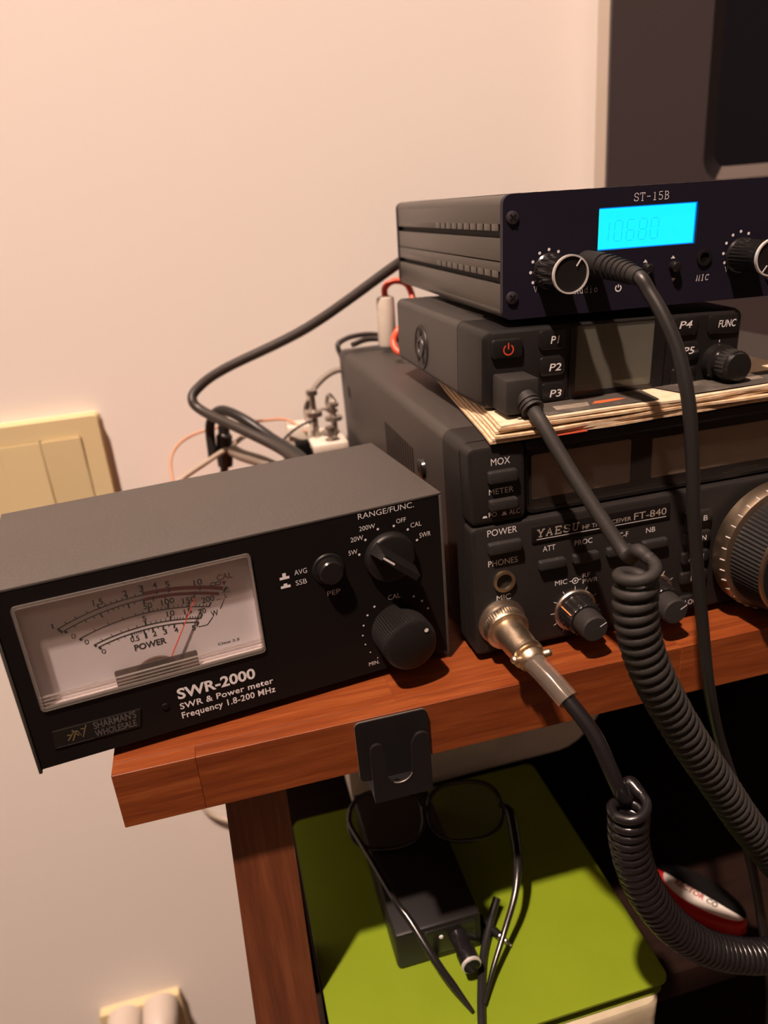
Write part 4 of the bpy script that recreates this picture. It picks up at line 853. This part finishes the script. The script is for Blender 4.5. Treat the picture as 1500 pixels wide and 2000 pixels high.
# ================================================================== CABLES AND PARTS BEHIND
def simple_cable(name, label, cat, pts, r, m, seg=12, group=None):
    o = Vector(pts[0]); bm = new_bm(); tube(bm, [Vector(p)-o for p in pts], r, seg, 12); ob = obj(name, bm, m, None, 1.0, 60); ob.location = o
    return tag(ob, label, cat, group)
def behind():
    simple_cable('coaxial_cable', 'thick black coaxial cable bending out past the wall from the transmitter', 'cable', [(0.2000, 0.2250, 0.1550), (0.1905, 0.2300, 0.1531), (0.1829, 0.2400, 0.1478), (0.1264, 0.2600, 0.1138), (0.0703, 0.2750, 0.0914), (0.0509, 0.2780, 0.0805), (0.0455, 0.2750, 0.0731), (0.0522, 0.2680, 0.0656), (0.0760, 0.2400, 0.0560), (0.0977, 0.2100, 0.0468), (0.1080, 0.1600, 0.0421), (0.085, 0.12, 0.042)], .0033, 'brown_cable')
    simple_cable('coaxial_cable', 'short black coaxial cable looping below the long one', 'cable', [(0.0521, 0.2800, 0.0300), (0.0541, 0.2820, 0.0530), (0.0622, 0.2780, 0.0630), (0.0748, 0.2600, 0.0608), (0.0917, 0.2400, 0.0494), (0.1084, 0.2000, 0.0414), (0.11, 0.15, 0.03)], .0034, 'cable_black')
    simple_cable('thin_wire', 'thin orange wire looping against the wall behind the meter', 'wire', [(0.0248, 0.2600, 0.0061), (0.0224, 0.2800, 0.0248), (0.0265, 0.2900, 0.0363), (0.0401, 0.3000, 0.0427), (0.0643, 0.3000, 0.0460), (0.0897, 0.2900, 0.0486), (0.1069, 0.2800, 0.0493), (0.118, 0.268, 0.042)], .0010, 'orange_wire', 8)
    simple_cable('grey_cable', 'pale beige cable rising from behind the meter', 'cable', [(0.0200, 0.2100, 0.0240), (0.0278, 0.2300, 0.0314), (0.0464, 0.2600, 0.0328), (0.0653, 0.2800, 0.0361), (0.0811, 0.2900, 0.0400), (0.10, 0.292, 0.03)], .0018, 'beige_cable', 8)
    simple_cable('flat_cable', 'short fat grey cable end just behind the meter top', 'cable', [(0.0664, 0.2700, 0.0358), (0.0725, 0.2600, 0.0341), (0.0860, 0.2400, 0.0326), (0.0966, 0.2200, 0.0284), (0.105, 0.19, 0.012)], .0042, 'grey_cable')
    simple_cable('grey_cable', 'grey cable curving down from the transceiver rear', 'cable', [(0.165, 0.2920, 0.0740), (0.1516, 0.2950, 0.0765), (0.1419, 0.2950, 0.0740), (0.1313, 0.2930, 0.0665), (0.1252, 0.2900, 0.0575), (0.1219, 0.2850, 0.0516), (0.122, 0.278, 0.045)], .0022, 'grey_cable', 10)
    simple_cable('power_lead', 'dark lead looping over the rear corner of the transceiver', 'cable', [(0.160, 0.2890, 0.050), (0.1530, 0.2920, 0.0850), (0.1511, 0.2930, 0.0924), (0.1532, 0.2950, 0.0960), (0.1639, 0.2980, 0.0985), (0.1802, 0.3000, 0.0975), (0.20, 0.302, 0.09)], .0019, 'brown_cable', 10)
    simple_cable('power_lead', 'dark lead lying on the rear top of the transceiver', 'cable', [(0.1572, 0.2700, 0.0974), (0.1682, 0.2750, 0.0990), (0.1789, 0.2750, 0.0982), (0.1870, 0.2700, 0.0974), (0.20, 0.26, 0.0972)], .0019, 'brown_cable', 10)
    simple_cable('white_cable', 'thin pale cable on the wall below the shelf end', 'cable', [(-0.0180, 0.3150, -0.24), (-0.0137, 0.3150, -0.2889), (-0.0095, 0.3150, -0.3038), (-0.0022, 0.3150, -0.3145), (0.0099, 0.3150, -0.3245), (0.0228, 0.3150, -0.3312), (0.06, 0.3150, -0.335)], .0021, 'white_cable', 10)
    # white fuse tube with red wire
    t = thing('fuse_holder', 'white fuse tube with red wire loop behind the mobile radio', 'fuse holder', (0.1772, 0.250, 0.0975))
    bm = new_bm(); lathe(bm, [(5.6, 0), (6.0, 1), (6.0, 26), (5.6, 31), (3, 32)], (0, 0, 0), (.02, 0, 1), 24); obj('tube', bm, 'white_tube', t)
    oo = Vector((0.1772, 0.250, 0.0975))
    for pts in ([(0.1779, 0.2500, 0.1280), (0.1783, 0.2500, 0.1345), (0.1841, 0.2500, 0.1380), (0.1917, 0.2480, 0.1361), (0.1945, 0.2450, 0.1290), (0.1932, 0.2400, 0.1216), (0.192, 0.235, 0.11)], [(0.1925, 0.2300, 0.1130), (0.184, 0.2200, 0.1160), (0.1758, 0.2120, 0.1135), (0.1712, 0.2100, 0.1070), (0.1722, 0.2050, 0.1015), (0.1790, 0.2000, 0.0995), (0.195, 0.195, 0.0995)]):
        bm = new_bm(); tube(bm, [Vector(p)-oo for p in pts], .0021, 10, 10); obj('red_wire', bm, 'red_wire', t, 1.0, 60)
    # antenna coupler: dark box, pale terminal base, binding posts
    c = thing('antenna_coupler', 'small black box with pale base and metal binding posts', 'coupler', (0.102, 0.245, 0.0002))
    bm = new_bm(); box(bm, 0, 42, 0, 48, 0, 31, 1.2); obj('box', bm, 'black_plastic', c)
    bm = new_bm(); box(bm, 17, 41.5, 2, 44, 31, 37, .8); obj('terminal_base', bm, 'white_tube', c)
    bm = new_bm(); box(bm, 6, 15.5, 2, 12, 30.8, 40, .8); obj('black_block', bm, 'box_dark', c)
    bm = new_bm(); box(bm, 4, 20, 24, 42, 30.8, 46, 1); obj('pale_block', bm, 'white_tube', c)
    for x, y, h, r in ((23, 22, 34, 3.4), (37, 26, 22, 3.8), (31, 10, 10, 3.0)):
        p = B1('binding_post', 'steel', c, lambda bm: lathe(bm, [(2.2, 0), (2.2, h*.45), (r+2.4, h*.46), (r+2.4, h*.56), (2.0, h*.6), (2.0, h*.88), (r+.6, h*.9), (r+.6, h), (1, h+.4)], (x, y, 36.8), (0, 0, 1), 20))
    bm = new_bm(); tube(bm, [(23, 22, 52), (30, 24, 56), (37, 26, 50)], .9, 8, 8); obj('jumper_wire', bm, 'steel', c)
    bm = new_bm(); tube(bm, [(23, 20, 50), (12, 18, 48), (2, 24, 40), (-6, 30, 30)], .9, 8, 8); obj('jumper_wire', bm, 'brown_cable', c)
    bm = new_bm(); tube(bm, [(37, 24, 44), (33, 12, 42), (31, 10, 47)], .9, 8, 8); obj('jumper_wire', bm, 'brown_cable', c)
    bm = new_bm(); tube(bm, [(40, 30, 58), (36, 30, 64), (34, 30, 58), (36, 30, 53), (41, 30, 52)], 1.4, 8, 8); obj('wire_eye', bm, 'steel', c)
    # black connector hanging by the wall
    k = thing('cable_connector', 'black plug connector with steel tip behind the meter', 'connector', (0.0570, 0.282, 0.0002))
    bm = new_bm(); lathe(bm, [(5.2, 22), (5.6, 26), (5.6, 44), (4.0, 46), (4.0, 52)], (0, 0, 0), (.12, 0, 1), 20); obj('body', bm, 'cable_black', k)
    bm = new_bm(); lathe(bm, [(3.0, 52), (3.0, 58), (2.2, 59)], (0, 0, 0), (.12, 0, 1), 16); obj('tip', bm, 'steel', k)
    bm = new_bm(); tube(bm, [(2.6, 0, 24), (1, 2, 12), (8, -4, 3.2), (30, -20, 3.1)], 3.0, 10, 8); obj('cable', bm, 'cable_black', k)
behind()

# ================================================================== BELOW THE SHELF
KS = 0.789          # everything under the shelf is modelled at this fraction of its drawing size
def below():
    def sobj(name, bm, material, parent=None, scale=0.001, smooth=35, label=None): return obj(name, bm, material, parent, scale*KS, smooth, label)
    f = thing('document_folder', 'bright green plastic document folder lying under the shelf', 'folder', (0.0630, -0.0280, -0.1751))
    # mm: x 0..204, y 0..195
    bm = new_bm(); o = rr_outline(0, 203.5, 0, 200, 7, 6)
    loft(bm, [[(x, y, z) for x, y in o] for z in (9.8, 10.6, 11.5)]); sobj('cover', bm, 'folder_green', f)
    bm = new_bm(); o = rr_outline(1, 202, 2, 199, 7, 6)
    loft(bm, [[(x, y, z) for x, y in o] for z in (0, 1.2)]); sobj('back_cover', bm, 'folder_green', f)
    bm = new_bm(); box(bm, 4, 201, 6, 197, 1.2, 9.8); sobj('papers', bm, 'cream_card', f)
    bm = new_bm(); box(bm, 0, 2.5, 3, 198, .8, 10.2, .8); sobj('spine', bm, 'folder_green', f)
    bm = new_bm(); o = rr_outline(0, 196, 0, 190, 9, 6)
    loft(bm, [[(x+math.sin(x*.09+z)*.8, y+math.sin(x*.11+z*.3)*1.6, z) for x, y in o] for z in (0, 3, 12, 24, 35, 38)])
    tag(sobj('paper_envelope', bm, 'cream_card', None), 'crumpled cream envelope packet under the green folder', 'envelope').location = (0.0642, -0.0300, -0.2053)
    # black adapter
    a = thing('power_adapter', 'black rectangular adapter box lying on the green folder', 'adapter', (0.1008, 0.0154, -0.1658), yaw=0.0)
    bm = new_bm(); box(bm, 0, 56, 0, 126, 0, 30, 2.4); sobj('body', bm, 'black_plastic', a)
    bm = new_bm(); rbox(bm, 18, 52, 6, 27, 2, -.8, .5, .5); sobj('end_panel', bm, 'black_plastic_gloss', a)
    bm = new_bm(); lathe(bm, [(5.6, 0), (5.6, 12), (6.2, 12.5), (6.2, 20), (5.6, 21), (5.0, 21)], (40, -.5, 17), (.05, -1, .0), 28); pc = sobj('socket_plug', bm, 'rubber_gloss', a)
    bm = new_bm(); lathe(bm, [(6.3, 20.6), (6.3, 22.0), (5.6, 22.4)], (40, -.5, 17), (.05, -1, 0), 28); sobj('metal_ring', bm, 'chrome', pc)
    bm = new_bm(); lathe(bm, [(5.3, 22.2), (5.3, 22.7)], (40, -.5, 17), (.05, -1, 0), 28); sobj('plug_face', bm, 'black_plastic_gloss', pc)
    bm = new_bm(); lathe(bm, [(1.4, 0), (1.2, .5)], (29, -.8, 20), seg=14); sobj('lamp_dot', bm, 'print_white', a)
    # eyeglasses
    e = thing('eyeglasses', 'black framed eyeglasses lying over the adapter under the shelf', 'eyeglasses', (0.1308, 0.0761, -0.1405))
    g = Vector((0.1500, 0.160, -0.2296))
    def rim(cx, cy, cz, rx, ry, rot):
        pts = []
        for k in range(33):
            q = 2*math.pi*k/32; u, v = rx*math.cos(q), ry*math.sin(q); cu = math.copysign(abs(math.cos(q))**.8, math.cos(q))*rx; cv = math.copysign(abs(math.sin(q))**.8, math.sin(q))*ry
            pts.append(Vector((cx+cu*math.cos(rot)-cv*.85*math.sin(rot), cy+cu*math.sin(rot)+cv*.85*math.cos(rot), cz+cv*.5)))
        return pts
    for nm, c in (('L', (0.1285, 0.1655, -0.2200)), ('R', (0.1838, 0.1548, -0.2200))):
        pts = rim(*c, .0265, .0205, -.19); bm = new_bm(); tube(bm, [p-g for p in pts], .0016, 8, 1, False); sobj('rim', bm, 'black_plastic_gloss', e, 1.0, 60)
        bm = new_bm(); vs = [bm.verts.new(p-g) for p in pts[:-1]]; bm.faces.new(vs); ret = bmesh.ops.extrude_face_region(bm, geom=list(bm.faces)); bmesh.ops.translate(bm, verts=[v for v in ret['geom'] if isinstance(v, bmesh.types.BMVert)], vec=(0, 0, .0012)); sobj('lens', bm, 'lens_glass', e, 1.0, None)
    bm = new_bm(); tube(bm, [Vector(p)-g for p in ((0.1540, 0.1610, -.2185), (0.1562, 0.1635, -.2165), (0.1580, 0.1605, -.2185))], .0017, 8, 6); sobj('bridge', bm, 'black_plastic_gloss', e, 1.0, 60)
    t1 = [(0.1030, 0.1700, -0.2200), (0.1034, 0.1640, -0.2200), (0.1090, 0.1379, -0.2200), (0.1171, 0.1015, -0.2220), (0.1229, 0.0876, -0.2260), (0.1319, 0.0658, -0.2380), (0.1401, 0.0538, -0.2500), (0.1463, 0.0433, -0.2570)]
    t2 = [(0.2090, 0.1500, -0.2180), (0.2110, 0.1394, -0.2150), (0.2072, 0.1213, -0.2180), (0.2013, 0.1026, -0.2220), (0.1930, 0.0878, -0.2300), (0.1794, 0.0735, -0.2420), (0.1655, 0.0590, -0.2520), (0.1545, 0.0446, -0.2570)]
    for pp, rr in ((t1, [.0016, .0018, .0018, .002, .0026, .0024, .0012]), (t2, [.0020, .0034, .0034, .003, .0022, .0019, .0016, .0010])):
        bm = new_bm(); tube(bm, [Vector(p)-g for p in pp], rr, 10, 10); sobj('temple', bm, 'black_plastic_gloss', e, 1.0, 60)
    # pen and cable on the folder
    o = Vector((0.1630, 0.1120, -0.2560)); p = thing('pen', 'slim black pen lying right of the adapter', 'pen', (0.1411, 0.0382, -0.1626))
    bm = new_bm(); tube(bm, [Vector((.004, .002, .0)), Vector((0.0095, -.0130, -.0003))], .0031, 14, 2, False); tube(bm, [Vector((0.0095, -.0130, -.0003)), Vector((0.0175, -.0282, -.0008))], [.0030, .0027], 14, 2, False); sobj('barrel', bm, 'black_plastic_gloss', p, 1.0)
    bm = new_bm(); tube(bm, [Vector((0.0175, -.0282, -.0008)), Vector((0.0217, -.0362, -.0014))], [.0026, .0006], 14, 2, False); sobj('tip', bm, 'steel', p, 1.0)
    simple_cable('usb_cable', 'black cable running off the green folder towards the viewer', 'cable', [(0.1597, 0.0319, -0.1565), (0.153, 0.024, -0.1609), (0.1439, 0.0104, -0.164), (0.1361, -0.0065, -0.164), (0.1285, -0.0272, -0.164), (0.1245, -0.0406, -0.1676), (0.1221, -0.047, -0.1976), (0.1214, -0.0485, -0.2449), (0.122, -0.05, -0.45), (0.12, -0.05, -0.70), (0.10, -0.07, -0.7478), (0.02, -0.10, -0.7478)], [.0021, .0021, .0018, .0018, .0018], 'cable_black', 10)
    # dark box and white bag behind
    b = thing('storage_box', 'black storage box at the back of the lower board', 'box', (0.1111, 0.1361, -0.2053))
    bm = new_bm(); box(bm, 0, 260, 0, 60, 0, 36, 2); sobj('body', bm, 'box_dark', b)
    bm = new_bm(); box(bm, -1.5, 261.5, -1.5, 61.5, 36, 41, 1.5); sobj('lid', bm, 'box_dark', b)
    bm = new_bm(); NX, NZ = 26, 8; rows = []
    for j in range(NZ+1):
        v = j/NZ; row = []
        for i in range(NX+1):
            u = i/NX; x = 0+230*u; lift = 0 if u < .8 else (u-.8)/.2; z = 22*v*3.0+lift**2.2*40*(1-v); y = 6*math.sin(u*9+v*2)*v+4*math.sin(u*21+v*5)*v+(u*4)
            row.append((x, y, z))
        rows.append(row)
    vf = [[bm.verts.new(c) for c in r] for r in rows]; vk = [[bm.verts.new((x, 48-(y*.3), z)) for x, y, z in r] for r in rows]
    for g_, fl in ((vf, False), (vk, True)):
        for r0, r1 in zip(g_, g_[1:]):
            for i in range(NX):
                q = (r0[i], r0[i+1], r1[i+1], r1[i]); bm.faces.new(q[::-1] if fl else q)
    ring = lambda g_: g_[0]+[r[-1] for r in g_[1:]]+g_[-1][::-1][1:]+[r[0] for r in g_[::-1][1:-1]]
    A, K = ring(vf), ring(vk)
    for i in range(len(A)): bm.faces.new((A[i], K[i], K[(i+1) % len(A)], A[(i+1) % len(A)]))
    tag(sobj('paper_bag', bm, 'bag_white', None, smooth=60), 'greyish white crumpled bag behind the hanger under the shelf', 'bag').location = (0.1032, 0.1392, -0.1725)
    # correction roller: red shell, white label, black half
    c = thing('correction_roller', 'red and white correction roller lying on the dark lower board', 'correction roller', (0.2810, 0.0305, -0.2053), yaw=math.radians(-60))
    def egg(k, zz, sx=1.0): return [(k*36*math.cos(q), k*sx*17*math.sin(q)*(1-.18*math.cos(q)), zz) for q in [2*math.pi*n/36 for n in range(36)]]
    bm = new_bm(); loft(bm, [egg(.93, 0), egg(1.0, 2), egg(1.0, 9), egg(.95, 11)]); sobj('shell', bm, 'red_plastic', c)
    bm = new_bm(); loft(bm, [[(x+3.5, y+2.2, z) for x, y, z in e_] for e_ in (egg(.82, 10.8, .86), egg(.82, 11.8, .86), egg(.79, 12.2, .84))]); w_ = sobj('label_plate', bm, 'white_plastic', c)
    bm = new_bm(); h = [(34*math.cos(q), 2.0+14.8*max(0, math.sin(q)), 0) for q in [math.pi*n/18 for n in range(19)]]; loft(bm, [[(x, y, 12.0) for x, y, _ in h], [(x, y, 13.4) for x, y, _ in h]]); sobj('cover_half', bm, 'box_dark', c)
    for s, x, m, wd_ in (('RECTOR', -16, 'ink_red', 22), ('CO', 7.5, 'ink_black', 8)):
        me = raw_text(s, .03); xs = [v.co.x for v in me.vertices]; x0, x1 = min(xs), max(xs)
        for v in me.vertices: v.co = Vector(((x+(v.co.x-x0)/(x1-x0)*wd_)*.001, (-2.6+v.co.y/CAP*4.2)*.001, .01226))*KS
        me.name = 'lettering'; me.materials.append(MATS[m]); ob = bpy.data.objects.new('lettering', me); COL.objects.link(ob); ob.parent = w_
below()
